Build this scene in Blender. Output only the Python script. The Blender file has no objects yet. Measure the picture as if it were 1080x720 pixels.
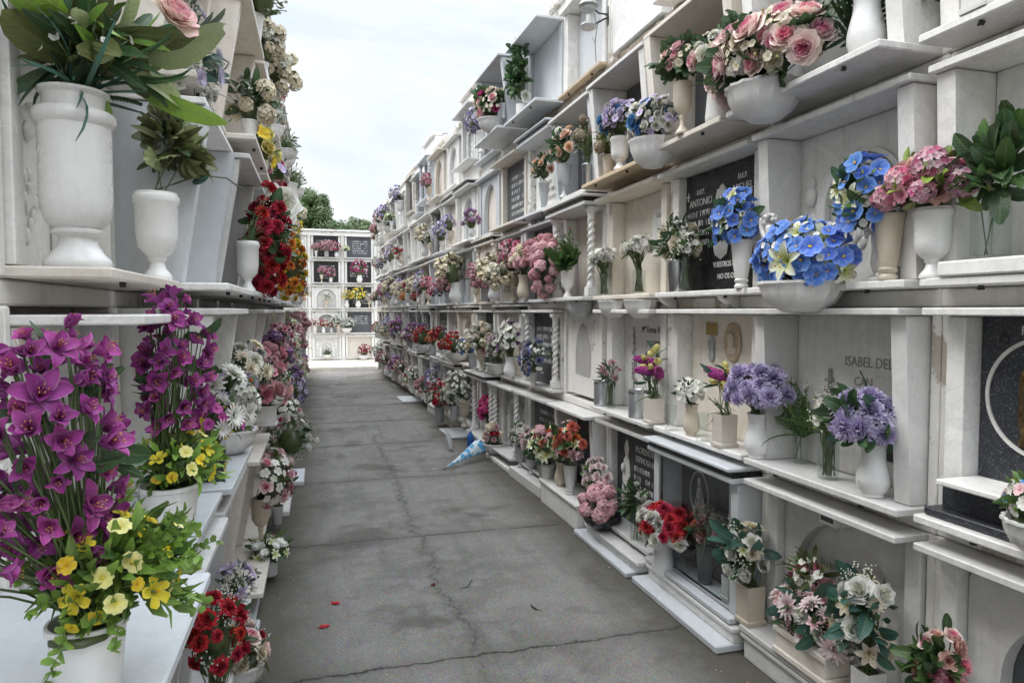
import bpy, math, random
import numpy as np
from mathutils import Vector, Matrix, noise

D = bpy.data
COL = bpy.context.scene.collection
rad = math.radians
rnd = random.Random(7)

# ------------------------------------------------------------------ materials
def mat(name):
    m = D.materials.new(name); m.use_nodes = True
    nt = m.node_tree; nt.nodes.clear()
    out = nt.nodes.new('ShaderNodeOutputMaterial')
    b = nt.nodes.new('ShaderNodeBsdfPrincipled')
    nt.links.new(b.outputs[0], out.inputs[0])
    return m, nt, b, out

def N(nt, t, **k):
    n = nt.nodes.new(t)
    for a, v in k.items():
        if a in n.inputs: n.inputs[a].default_value = v
        else: setattr(n, a, v)
    return n

def ramp(nt, src, stops):
    r = nt.nodes.new('ShaderNodeValToRGB')
    e = r.color_ramp.elements
    while len(e) < len(stops): e.new(.5)
    for x, (p, c) in zip(e, stops):
        x.position = p
        x.color = (*c, 1) if isinstance(c, tuple) else (c, c, c, 1)
    nt.links.new(src, r.inputs[0])
    return r.outputs[0]

def mix(nt, a, b, f, mode='MIX'):
    n = nt.nodes.new('ShaderNodeMix'); n.data_type = 'RGBA'; n.blend_type = mode
    for sock, v in ((n.inputs[6], a), (n.inputs[7], b), (n.inputs[0], f)):
        if isinstance(v, (int, float)): sock.default_value = v
        elif isinstance(v, tuple): sock.default_value = (*v, 1)
        else: nt.links.new(v, sock)
    return n.outputs[2]

def mathn(nt, op, a, b=0.0, c=None):
    n = nt.nodes.new('ShaderNodeMath'); n.operation = op
    for i, v in enumerate((a, b, c)):
        if v is None: continue
        if isinstance(v, (int, float)): n.inputs[i].default_value = v
        else: nt.links.new(v, n.inputs[i])
    return n.outputs[0]

def objco(nt, scale=(1, 1, 1)):
    """object coordinates shifted by a per-object random amount"""
    tc = nt.nodes.new('ShaderNodeTexCoord'); oi = nt.nodes.new('ShaderNodeObjectInfo')
    a = nt.nodes.new('ShaderNodeVectorMath'); a.operation = 'SCALE'
    c = nt.nodes.new('ShaderNodeCombineXYZ')
    for i in range(3): nt.links.new(oi.outputs['Random'], c.inputs[i])
    nt.links.new(c.outputs[0], a.inputs[0]); a.inputs['Scale'].default_value = 37
    s = nt.nodes.new('ShaderNodeVectorMath'); s.operation = 'ADD'
    nt.links.new(tc.outputs['Object'], s.inputs[0]); nt.links.new(a.outputs[0], s.inputs[1])
    m = nt.nodes.new('ShaderNodeMapping'); m.inputs['Scale'].default_value = scale
    nt.links.new(s.outputs[0], m.inputs[0])
    return m.outputs[0], oi.outputs['Random']

def noisef(nt, co, scale, detail=4, rough=.6, dist=0.):
    n = nt.nodes.new('ShaderNodeTexNoise')
    n.inputs['Scale'].default_value = scale; n.inputs['Detail'].default_value = detail
    n.inputs['Roughness'].default_value = rough; n.inputs['Distortion'].default_value = dist
    nt.links.new(co, n.inputs['Vector'])
    return n.outputs['Fac']

def bump(nt, h, strength, dist, b):
    n = nt.nodes.new('ShaderNodeBump'); n.inputs['Strength'].default_value = strength
    n.inputs['Distance'].default_value = dist
    nt.links.new(h, n.inputs['Height']); nt.links.new(n.outputs[0], b.inputs['Normal'])

def stone(name, base, vein, rough=.35, veinamt=.5, dirt=.35, speck=None, bmp=.15, dirtcol=(.16, .14, .11), grime=True):
    m, nt, b, o = mat(name)
    co, rn = objco(nt)
    v = noisef(nt, co, 3.2, 6, .62, 1.6)
    vf = ramp(nt, v, [(.36, 0.), (.48, .8), (.497, 1.), (.52, .5), (.64, 0.)])
    vf = mathn(nt, 'MULTIPLY', vf, veinamt)
    c = mix(nt, base, vein, vf)
    v2 = noisef(nt, co, 11, 5, .6, 2.2)
    c = mix(nt, c, tuple(x * .8 for x in vein), mathn(nt, 'MULTIPLY', ramp(nt, v2, [(.47, 0.), (.495, 1.), (.50, 1.), (.525, 0.)]), veinamt * .55))
    cl = noisef(nt, co, 5, 3)
    c = mix(nt, c, tuple(x * .86 for x in base), ramp(nt, cl, [(.35, 0.), (.75, .8)]))
    if speck:
        vo = nt.nodes.new('ShaderNodeTexVoronoi'); vo.inputs['Scale'].default_value = speck[1]
        nt.links.new(co, vo.inputs['Vector'])
        sp = noisef(nt, co, speck[1] * .8, 2, .5)
        c = mix(nt, c, speck[0], ramp(nt, sp, [(.60, 0.), (.68, speck[2])]))
        c = mix(nt, c, tuple(x * .4 for x in base), ramp(nt, vo.outputs['Distance'], [(.1, .8), (.35, 0.)]))
    # rain streaks and blotches
    st, _ = objco(nt, (16, 16, 1.1))
    s = noisef(nt, st, 1.0, 4, .65)
    bl = noisef(nt, co, 9, 5, .7)
    d = mathn(nt, 'MULTIPLY', ramp(nt, s, [(.5, 0.), (.78, 1.)]), ramp(nt, bl, [(.35, .15), (.65, 1.)]))
    d = mathn(nt, 'MULTIPLY', d, dirt)
    c = mix(nt, c, dirtcol, d)
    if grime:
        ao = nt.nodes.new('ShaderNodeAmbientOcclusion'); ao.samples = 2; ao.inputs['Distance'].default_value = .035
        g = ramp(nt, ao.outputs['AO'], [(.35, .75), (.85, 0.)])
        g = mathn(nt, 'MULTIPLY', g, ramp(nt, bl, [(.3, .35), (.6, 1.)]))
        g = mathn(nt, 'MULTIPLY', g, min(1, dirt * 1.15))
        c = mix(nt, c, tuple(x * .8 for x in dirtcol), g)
    # slight difference in tone from piece to piece
    hs = nt.nodes.new('ShaderNodeHueSaturation')
    nt.links.new(c, hs.inputs['Color'])
    nt.links.new(mathn(nt, 'MULTIPLY_ADD', rn, .20, .90), hs.inputs['Value'])
    nt.links.new(hs.outputs[0], b.inputs['Base Color'])
    nt.links.new(ramp(nt, bl, [(.3, rough), (.8, min(1, rough + .25))]), b.inputs['Roughness'])
    bump(nt, noisef(nt, co, 60, 4, .7), bmp, .004, b)
    return m

def plain(name, c, rough=.5, metal=0., var=.15, scale=20, bmp=.1, spec=.5):
    m, nt, b, o = mat(name)
    co, rn = objco(nt)
    n = noisef(nt, co, scale, 4)
    cc = mix(nt, tuple(x * (1 - var) for x in c), tuple(min(1, x * (1 + var)) for x in c), n)
    nt.links.new(cc, b.inputs['Base Color'])
    b.inputs['Roughness'].default_value = rough; b.inputs['Metallic'].default_value = metal
    b.inputs['Specular IOR Level'].default_value = spec
    if bmp: bump(nt, n, bmp, .003, b)
    return m

def plaster_mat():
    m, nt, b, o = mat('painted_plaster')
    tc = nt.nodes.new('ShaderNodeTexCoord'); g = tc.outputs['Object']
    c = (.86, .84, .80)
    n1 = noisef(nt, g, 2.5, 6, .65); n2 = noisef(nt, g, 14, 6, .7); n3 = noisef(nt, g, 70, 5, .7)
    cc = mix(nt, c, (.76, .73, .68), ramp(nt, n1, [(.35, 0.), (.7, .9)]))
    cc = mix(nt, cc, (.86, .86, .85), ramp(nt, n2, [(.55, 0.), (.68, .7)]))
    mp = nt.nodes.new('ShaderNodeMapping'); mp.inputs['Scale'].default_value = (11, 11, .8); nt.links.new(g, mp.inputs[0])
    s = noisef(nt, mp.outputs[0], 1.0, 5, .7)
    cc = mix(nt, cc, (.22, .19, .15), mathn(nt, 'MULTIPLY', ramp(nt, s, [(.54, 0.), (.8, .6)]), n2))
    # bare patches where the paint has flaked off
    fl = ramp(nt, mathn(nt, 'MULTIPLY', noisef(nt, g, 6, 8, .75), noisef(nt, g, 1.7, 3)), [(.325, 0.), (.335, 1.)])
    cc = mix(nt, cc, (.42, .36, .28), mathn(nt, 'MULTIPLY', fl, .75))
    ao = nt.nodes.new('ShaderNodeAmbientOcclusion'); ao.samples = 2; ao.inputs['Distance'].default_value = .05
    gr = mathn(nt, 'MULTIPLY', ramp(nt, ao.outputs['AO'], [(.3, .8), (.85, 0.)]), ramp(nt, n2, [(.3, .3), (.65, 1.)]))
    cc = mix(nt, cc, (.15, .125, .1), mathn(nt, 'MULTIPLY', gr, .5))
    nt.links.new(cc, b.inputs['Base Color']); b.inputs['Roughness'].default_value = .85
    h = mathn(nt, 'ADD', mathn(nt, 'MULTIPLY', n2, 1.0), mathn(nt, 'MULTIPLY', n3, .35))
    h = mathn(nt, 'SUBTRACT', h, mathn(nt, 'MULTIPLY', fl, .5))
    bump(nt, h, .6, .012, b)
    return m

def attr_mat(name, rough, transl, spec=.3, leafy=False):
    m, nt, b, o = mat(name)
    a = nt.nodes.new('ShaderNodeVertexColor'); a.layer_name = 'Col'
    pt = nt.nodes.new('ShaderNodeAttribute'); pt.attribute_name = 'PT'
    oi = nt.nodes.new('ShaderNodeObjectInfo'); tc = nt.nodes.new('ShaderNodeTexCoord')
    sp = nt.nodes.new('ShaderNodeSeparateXYZ'); nt.links.new(pt.outputs['Vector'], sp.inputs[0])
    s, t = sp.outputs[0], sp.outputs[1]; at_ = mathn(nt, 'ABSOLUTE', t)
    cv = nt.nodes.new('ShaderNodeCombineXYZ')
    if leafy:
        ph = mathn(nt, 'SUBTRACT', mathn(nt, 'MULTIPLY', s, 58.), mathn(nt, 'MULTIPLY', at_, 13.))
        w = mathn(nt, 'MULTIPLY_ADD', mathn(nt, 'SINE', ph), .5, .5)
        vein = mathn(nt, 'MULTIPLY', mathn(nt, 'POWER', w, 7.), .5)
        rib = ramp(nt, at_, [(0., 1.), (.05, .9), (.14, 0.)])
        vein = mathn(nt, 'MAXIMUM', vein, rib)
    else:
        nt.links.new(mathn(nt, 'MULTIPLY', t, 7.), cv.inputs[0]); nt.links.new(mathn(nt, 'MULTIPLY', s, .9), cv.inputs[1]); nt.links.new(mathn(nt, 'MULTIPLY', oi.outputs['Random'], 31.), cv.inputs[2])
        vein = noisef(nt, cv.outputs[0], 1.4, 3, .7)
    n = noisef(nt, tc.outputs['Object'], 70 if leafy else 3.5, 4, .65)
    hs = nt.nodes.new('ShaderNodeHueSaturation'); nt.links.new(a.outputs[0], hs.inputs['Color'])
    v = mathn(nt, 'MULTIPLY_ADD', n, .55, .60); v = mathn(nt, 'ADD', v, mathn(nt, 'MULTIPLY', oi.outputs['Random'], .26))
    if not leafy: v = mathn(nt, 'MULTIPLY', v, mathn(nt, 'MULTIPLY_ADD', vein, .7, .66))
    nt.links.new(v, hs.inputs['Value'])
    nt.links.new(mathn(nt, 'MULTIPLY_ADD', n, .35, .80 if leafy else .80), hs.inputs['Saturation'])
    nt.links.new(mathn(nt, 'MULTIPLY_ADD', oi.outputs['Random'], .022, .489), hs.inputs['Hue'])
    c = hs.outputs[0]
    if leafy:
        c = mix(nt, c, (.24, .30, .12), mathn(nt, 'MULTIPLY', vein, .35))
        c = mix(nt, c, (.20, .16, .07), ramp(nt, noisef(nt, tc.outputs['Object'], 26, 4, .7), [(.60, 0.), (.72, .5)]))
    else:
        c = mix(nt, c, (.85, .82, .78), mathn(nt, 'MULTIPLY', ramp(nt, at_, [(.72, 0.), (1., .30)]), vein))
    nt.links.new(c, b.inputs['Base Color'])
    b.inputs['Roughness'].default_value = rough; b.inputs['Specular IOR Level'].default_value = spec
    bump(nt, mathn(nt, 'ADD', vein, mathn(nt, 'MULTIPLY', n, .5)), .5, .0016, b)
    tr = nt.nodes.new('ShaderNodeBsdfTranslucent'); nt.links.new(c, tr.inputs[0])
    mx = nt.nodes.new('ShaderNodeMixShader'); mx.inputs[0].default_value = transl
    nt.links.new(b.outputs[0], mx.inputs[1]); nt.links.new(tr.outputs[0], mx.inputs[2])
    nt.links.new(mx.outputs[0], o.inputs[0])
    return m

def glass_mat(name, tint=(.955, .975, .965), refl=1.0):
    m, nt, b, o = mat(name); nt.nodes.remove(b)
    t = N(nt, 'ShaderNodeBsdfTransparent'); t.inputs[0].default_value = (*tint, 1)
    g = N(nt, 'ShaderNodeBsdfGlossy'); g.inputs['Roughness'].default_value = .04
    f = N(nt, 'ShaderNodeLayerWeight'); f.inputs['Blend'].default_value = .32
    mx = N(nt, 'ShaderNodeMixShader')
    nt.links.new(mathn(nt, 'MULTIPLY_ADD', mathn(nt, 'POWER', f.outputs['Facing'], 2.2), .42 * refl, .05), mx.inputs[0])
    nt.links.new(t.outputs[0], mx.inputs[1]); nt.links.new(g.outputs[0], mx.inputs[2])
    nt.links.new(mx.outputs[0], o.inputs[0])
    return m

def concrete_mat():
    m, nt, b, o = mat('worn_concrete')
    tc = nt.nodes.new('ShaderNodeTexCoord'); g = tc.outputs['Object']
    n1 = noisef(nt, g, .9, 5, .6); n2 = noisef(nt, g, 5, 6, .7); n3 = noisef(nt, g, 120, 5, .8)
    c = mix(nt, (.14, .130, .112), (.215, .202, .178), ramp(nt, n1, [(.42, 0.), (.58, 1.)]))
    c = mix(nt, c, (.245, .235, .217), ramp(nt, n2, [(.46, 0.), (.62, .8)]))
    c = mix(nt, c, (.055, .05, .044), ramp(nt, n3, [(.48, 0.), (.60, .6)]))
    vo = nt.nodes.new('ShaderNodeTexVoronoi'); vo.inputs['Scale'].default_value = 130; nt.links.new(g, vo.inputs['Vector'])
    c = mix(nt, c, vo.outputs['Color'], .11)
    c = mix(nt, c, (.32, .308, .29), mathn(nt, 'MULTIPLY', ramp(nt, vo.outputs['Distance'], [(.10, 1.), (.25, 0.)]), ramp(nt, n2, [(.42, 0.), (.6, .45)])))
    st = noisef(nt, g, 1.6, 4, .55, .5)
    c = mix(nt, c, (.075, .063, .05), ramp(nt, st, [(.55, 0.), (.64, .6)]))
    c = mix(nt, c, (.27, .262, .246), ramp(nt, noisef(nt, g, 3.1, 6, .75, .8), [(.62, 0.), (.70, .4)]))
    mp2 = nt.nodes.new('ShaderNodeMapping'); mp2.inputs['Scale'].default_value = (9, .7, 1); nt.links.new(g, mp2.inputs[0])
    c = mix(nt, c, (.09, .084, .074), ramp(nt, noisef(nt, mp2.outputs[0], 1., 5, .7), [(.52, 0.), (.72, .4)]))
    # lighter traffic-worn centre of every bay and grime along the edges
    sep = nt.nodes.new('ShaderNodeSeparateXYZ'); nt.links.new(g, sep.inputs[0])
    wob = noisef(nt, g, 2.2, 5, .75)
    fine = noisef(nt, g, 14, 4, .8)
    X = sep.outputs[0]; Y = sep.outputs[1]
    edge = mathn(nt, 'ABSOLUTE', mathn(nt, 'SUBTRACT', X, .78), 0)
    edge = mathn(nt, 'ADD', edge, mathn(nt, 'MULTIPLY', mathn(nt, 'SUBTRACT', n2, .5), .5))
    c = mix(nt, c, (.062, .056, .040), ramp(nt, edge, [(.66, 0.), (1.02, .85)]))
    # joints every 1.8 m, starting at 3.03
    yy = mathn(nt, 'ADD', Y, mathn(nt, 'MULTIPLY', mathn(nt, 'SUBTRACT', wob, .5), .16))
    yy = mathn(nt, 'ADD', yy, mathn(nt, 'MULTIPLY', mathn(nt, 'SUBTRACT', fine, .5), .03))
    j = mathn(nt, 'PINGPONG', mathn(nt, 'ADD', yy, 18 - 3.03), .905)
    jl = mathn(nt, 'MULTIPLY', ramp(nt, j, [(0., 1.), (.003, .9), (.009, 0.)]), ramp(nt, n2, [(.30, .1), (.52, 1.)]))
    jd = ramp(nt, j, [(0., .6), (.05, .3), (.16, 0.)])
    # one long crack
    xx = mathn(nt, 'ADD', mathn(nt, 'SUBTRACT', X, .69), mathn(nt, 'MULTIPLY', mathn(nt, 'SUBTRACT', wob, .5), .42))
    xx = mathn(nt, 'ADD', xx, mathn(nt, 'MULTIPLY', mathn(nt, 'SUBTRACT', fine, .5), .06))
    k = mathn(nt, 'ABSOLUTE', xx, 0)
    wid = mathn(nt, 'LESS_THAN', Y, 9.2)
    kl = mathn(nt, 'MULTIPLY', ramp(nt, k, [(0., .9), (.002, .6), (.006, 0.)]), mathn(nt, 'MULTIPLY', wid, ramp(nt, n2, [(.33, .05), (.55, .8)])))
    kd = mathn(nt, 'MULTIPLY', ramp(nt, k, [(0., .6), (.07, 0.)]), wid)
    dk = mathn(nt, 'MAXIMUM', jl, kl); dd = mathn(nt, 'MAXIMUM', jd, kd)
    dd = mathn(nt, 'MULTIPLY', dd, ramp(nt, n2, [(.3, .3), (.7, 1.)]))
    c = mix(nt, c, (.05, .046, .036), dd)
    c = mix(nt, c, (.022, .02, .017), dk)
    nt.links.new(c, b.inputs['Base Color'])
    b.inputs['Roughness'].default_value = .88
    h = mathn(nt, 'ADD', mathn(nt, 'MULTIPLY', n3, .4), mathn(nt, 'MULTIPLY', n2, 1.))
    h = mathn(nt, 'SUBTRACT', h, mathn(nt, 'MULTIPLY', dk, 1.5))
    bump(nt, h, .5, .012, b)
    return m

M = dict(
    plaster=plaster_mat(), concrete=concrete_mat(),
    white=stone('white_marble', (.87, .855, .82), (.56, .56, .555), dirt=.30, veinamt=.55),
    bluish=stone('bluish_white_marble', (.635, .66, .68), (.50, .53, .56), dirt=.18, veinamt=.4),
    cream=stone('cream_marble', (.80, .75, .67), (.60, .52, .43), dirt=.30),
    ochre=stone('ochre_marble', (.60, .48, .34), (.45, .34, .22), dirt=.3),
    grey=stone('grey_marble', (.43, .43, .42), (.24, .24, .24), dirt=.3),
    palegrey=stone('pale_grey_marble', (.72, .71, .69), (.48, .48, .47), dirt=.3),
    black=stone('black_polished_stone', (.020, .020, .022), (.045, .045, .05), rough=.16, veinamt=.25, dirt=.08, bmp=.02, dirtcol=(.1, .1, .09), grime=False),
    granite=stone('speckled_dark_granite', (.028, .030, .037), (.05, .05, .06), rough=.28, veinamt=.2, dirt=.05, speck=((.22, .24, .27), 300, .8), bmp=.03, grime=False),
    slate=stone('dark_slate', (.07, .075, .085), (.11, .115, .125), rough=.4, veinamt=.4, dirt=.25, dirtcol=(.2, .19, .17)),
    petal=attr_mat('petal', .65, .20, .2), leaf=attr_mat('leaf', .38, .24, .5, True),
    glass=glass_mat('clear_glass'), pane=glass_mat('glass_pane', (.8, .85, .85), 1.4),
    steel=plain('brushed_steel', (.55, .56, .57), .25, 1., .1, 40),
    iron=plain('dark_iron', (.05, .05, .055), .5, .6),
    brass=plain('aged_brass', (.16, .105, .05), .38, .9, .35, 15),
    gold=plain('gilt_plate', (.45, .33, .13), .5, .6),
    ceramic=stone('white_glazed_ceramic', (.84, .835, .82), (.70, .69, .67), rough=.16, veinamt=.2, dirt=.20, bmp=.03),
    stonevase=stone('white_marble_vase', (.80, .785, .76), (.55, .54, .52), rough=.3, veinamt=.3, dirt=.22, bmp=.05),
    creamvase=stone('cream_marble_vase', (.66, .58, .47), (.55, .45, .34), rough=.32, veinamt=.4, dirt=.25, bmp=.05),
    greyvase=stone('grey_marble_vase', (.50, .51, .52), (.36, .37, .38), rough=.35, veinamt=.4, dirt=.3, bmp=.08),
    letters_dark=plain('dark_lettering', (.07, .065, .06), .5), letters_white=plain('white_lettering', (.72, .72, .70), .5),
    letters_grey=plain('grey_lettering', (.30, .29, .28), .6),
    silver=plain('silver_foil', (.58, .60, .62), .38, .8, .15, 30, .3),
    soil=plain('dark_florist_foam', (.03, .035, .02), .9, 0, .4, 60, .5),
    plastic=plain('dark_clear_plastic', (.03, .03, .035), .15, 0, .2, 10, 0),
    bluepaper=None, blueplastic=plain('blue_plastic', (.01, .09, .33), .3, 0, .2, 10, 0),
    plaster_old=stone('weathered_grey_plaster', (.52, .51, .49), (.40, .39, .37), rough=.9, veinamt=.4, dirt=.5, bmp=.6),
    rubble=stone('bare_rubble_mortar', (.34, .29, .23), (.20, .16, .12), rough=.95, veinamt=.8, dirt=.7, bmp=1.),
    bark=plain('bark', (.10, .075, .05), .9, 0, .4, 20, 1.),
)
m_, nt_, b_, o_ = mat('blue_wrapping_paper')
co_, _r = objco(nt_)
nt_.links.new(mix(nt_, (.10, .36, .60), (.62, .70, .76), ramp(nt_, noisef(nt_, co_, 14, 2), [(.48, 0.), (.52, 1.)])), b_.inputs['Base Color'])
b_.inputs['Roughness'].default_value = .3
M['bluepaper'] = m_

# ------------------------------------------------------------------ mesh builder
class MB:
    def __init__(s): s.v = []; s.f = []; s.c = []; s.n = 0
    def add(s, v, f, c=None):
        v = np.asarray(v, dtype=np.float64).reshape(-1, 3)
        s.v.append(v); o = s.n
        s.f.extend([tuple(i + o for i in q) for q in f])
        if c is None: c = np.ones((len(v), 3)) * .7
        c = np.asarray(c, dtype=np.float64)
        if c.ndim == 1: c = np.tile(c, (len(v), 1))
        if c.shape[1] == 3: c = np.hstack([c, np.zeros((len(v), 2))])
        s.c.append(c); s.n += len(v)
        return s
    def arr(s):
        if len(s.v) > 1:
            s.v = [np.concatenate(s.v)]; s.c = [np.concatenate(s.c)]
        return s.v[0], s.f, s.c[0]
    def merge(s, o, mtx=None, tint=None):
        if not o.v: return s
        v, f, c = o.arr()
        if mtx is not None:
            m = np.array(mtx); v = v @ m[:3, :3].T + m[:3, 3]
        if tint is not None: c = c.copy(); c[:, :3] = np.clip(c[:, :3] * tint, 0, 1)
        return s.add(v, f, c)
    def box(s, x0, x1, y0, y1, z0, z1, b=.003, c=None):
        b = min(b, (x1 - x0) * .3, (y1 - y0) * .3, (z1 - z0) * .3)
        V = []; idx = {}
        for ix in (0, 1):
            for iy in (0, 1):
                for iz in (0, 1):
                    X, Y, Z = (x0, x1)[ix], (y0, y1)[iy], (z0, z1)[iz]
                    sx, sy, sz = (1, -1)[ix] * b, (1, -1)[iy] * b, (1, -1)[iz] * b
                    for a, p in enumerate(((X, Y + sy, Z + sz), (X + sx, Y, Z + sz), (X + sx, Y + sy, Z))):
                        idx[ix, iy, iz, a] = len(V); V.append(p)
        I = lambda x, y, z, a: idx[x, y, z, a]
        F = [(I(0,0,0,0), I(0,0,1,0), I(0,1,1,0), I(0,1,0,0)), (I(1,0,0,0), I(1,1,0,0), I(1,1,1,0), I(1,0,1,0)),
             (I(0,0,0,1), I(1,0,0,1), I(1,0,1,1), I(0,0,1,1)), (I(0,1,0,1), I(0,1,1,1), I(1,1,1,1), I(1,1,0,1)),
             (I(0,0,0,2), I(0,1,0,2), I(1,1,0,2), I(1,0,0,2)), (I(0,0,1,2), I(1,0,1,2), I(1,1,1,2), I(0,1,1,2))]
        for i in (0, 1):
            for j in (0, 1):
                F += [(I(i,j,0,0), I(i,j,0,1), I(i,j,1,1), I(i,j,1,0)) if (i ^ j) == 0 else (I(i,j,0,0), I(i,j,1,0), I(i,j,1,1), I(i,j,0,1)),
                      (I(i,0,j,0), I(i,1,j,0), I(i,1,j,2), I(i,0,j,2)) if (i ^ j) else (I(i,0,j,0), I(i,0,j,2), I(i,1,j,2), I(i,1,j,0)),
                      (I(0,i,j,1), I(0,i,j,2), I(1,i,j,2), I(1,i,j,1)) if (i ^ j) else (I(0,i,j,1), I(1,i,j,1), I(1,i,j,2), I(0,i,j,2))]
        for i in (0, 1):
            for j in (0, 1):
                for k in (0, 1):
                    t = (I(i,j,k,0), I(i,j,k,1), I(i,j,k,2)); F.append(t if (i + j + k) % 2 else t[::-1])
        return s.add(V, F, c)
    def lathe(s, prof, n=28, flute=0, fk=12, sx=1, sy=1, twist=0, c=None, cx=0, cy=0, z0=0, phase=0):
        V = []; F = []
        for (r, z) in prof:
            for i in range(n):
                a = 2 * math.pi * i / n + phase
                rr = r * (1 + flute * (abs(math.cos(fk * a / 2)) - .5)) if flute else r
                if twist: rr = r * (1 + .23 * math.cos(2 * a - twist * z))
                V.append((cx + rr * math.cos(a) * sx, cy + rr * math.sin(a) * sy, z + z0))
        for k in range(len(prof) - 1):
            for i in range(n):
                j = (i + 1) % n
                F.append((k * n + i, k * n + j, (k + 1) * n + j, (k + 1) * n + i))
        F.append(tuple(range(n))[::-1]); F.append(tuple((len(prof) - 1) * n + i for i in range(n)))
        return s.add(V, F, c)
    def tube(s, pts, r, n=5, c=(.05, .11, .03)):
        pts = [Vector(p) for p in pts]; V = []; F = []
        for i, p in enumerate(pts):
            t = (pts[min(i + 1, len(pts) - 1)] - pts[max(i - 1, 0)]).normalized()
            a = t.orthogonal().normalized(); b = t.cross(a)
            rr = r if isinstance(r, (int, float)) else r[0] + (r[1] - r[0]) * i / (len(pts) - 1)
            for k in range(n):
                q = 2 * math.pi * k / n
                V.append(p + (a * math.cos(q) + b * math.sin(q)) * rr)
        for i in range(len(pts) - 1):
            for k in range(n):
                F.append((i * n + k, i * n + (k + 1) % n, (i + 1) * n + (k + 1) % n, (i + 1) * n + k))
        F.append(tuple(range(n))[::-1]); F.append(tuple((len(pts) - 1) * n + k for k in range(n)))
        return s.add([tuple(v) for v in V], F, c)
    def blob(s, cx, cy, cz, rx, ry, rz, n=8, m=5, c=None):
        V = [(cx, cy, cz - rz)]; F = []
        for j in range(1, m):
            p = math.pi * j / m - math.pi / 2
            for i in range(n):
                a = 2 * math.pi * i / n
                V.append((cx + rx * math.cos(p) * math.cos(a), cy + ry * math.cos(p) * math.sin(a), cz + rz * math.sin(p)))
        V.append((cx, cy, cz + rz)); t = len(V) - 1
        for i in range(n):
            F.append((0, 1 + (i + 1) % n, 1 + i)); F.append((t, t - n + i, t - n + (i + 1) % n))
        for j in range(m - 2):
            for i in range(n):
                a = 1 + j * n; F.append((a + i, a + (i + 1) % n, a + n + (i + 1) % n, a + n + i))
        return s.add(V, F, c)
    def prism(s, poly, x0, x1, axis='x', c=None):
        """poly in (y,z) extruded along x, or (x,z) extruded along y"""
        n = len(poly); V = []
        for x in (x0, x1):
            for (a, z) in poly: V.append((x, a, z) if axis == 'x' else (a, x, z))
        F = [tuple(range(n)), tuple(range(n, 2 * n))[::-1]]
        for i in range(n): F.append((i, (i + 1) % n, n + (i + 1) % n, n + i))
        return s.add(V, F, c)
    def mesh(s, name, smooth=None, fix=True):
        me = D.meshes.new(name)
        v, f, c = s.arr()
        me.from_pydata(v.tolist(), [], f)
        a = me.color_attributes.new('Col', 'FLOAT_COLOR', 'POINT')
        cc = np.ones((len(v), 4)); cc[:, :3] = c[:, :3]
        a.data.foreach_set('color', cc.ravel())
        if np.any(c[:, 3:]):
            a = me.attributes.new('PT', 'FLOAT_VECTOR', 'POINT'); cc = np.zeros((len(v), 3)); cc[:, :2] = c[:, 3:]; a.data.foreach_set('vector', cc.ravel())
        if fix:
            import bmesh
            bm = bmesh.new(); bm.from_mesh(me); bmesh.ops.recalc_face_normals(bm, faces=bm.faces); bm.to_mesh(me); bm.free()
        if smooth is not None:
            me.polygons.foreach_set('use_smooth', [True] * len(me.polygons))
            if smooth < 180:
                me.set_sharp_from_angle(angle=rad(smooth))
        me.update()
        return me

def ob(name, me, m=None, parent=None, mtx=None):
    o = D.objects.new(name, me)
    if m is not None and not me.materials: me.materials.append(M[m] if isinstance(m, str) else m)
    COL.objects.link(o)
    if parent: o.parent = parent
    if mtx is not None: o.matrix_local = mtx
    return o

USED = {}
def tag(o, label, cat, group=None, kind=None):
    if label:
        assert label not in USED, label
        w = len(label.split()); assert 4 <= w <= 16, (w, label)
        USED[label] = 1; o['label'] = label
    if cat: o['category'] = cat
    if group: o['group'] = group
    if kind: o['kind'] = kind
    return o

def thing(name, label, cat, loc, rz=0., group=None, sc=None):
    o = D.objects.new(name, None); COL.objects.link(o); o.empty_display_size = .05
    o.location = loc; o.rotation_euler = (0, 0, rz)
    if sc: o.scale = (sc, sc, sc)
    return tag(o, label, cat, group)

# ------------------------------------------------------------------ petals and blossoms
def lerp(a, b, t): return a + (b - a) * t
def lc(a, b, t): return tuple(x + (y - x) * t for x, y in zip(a, b))

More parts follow.
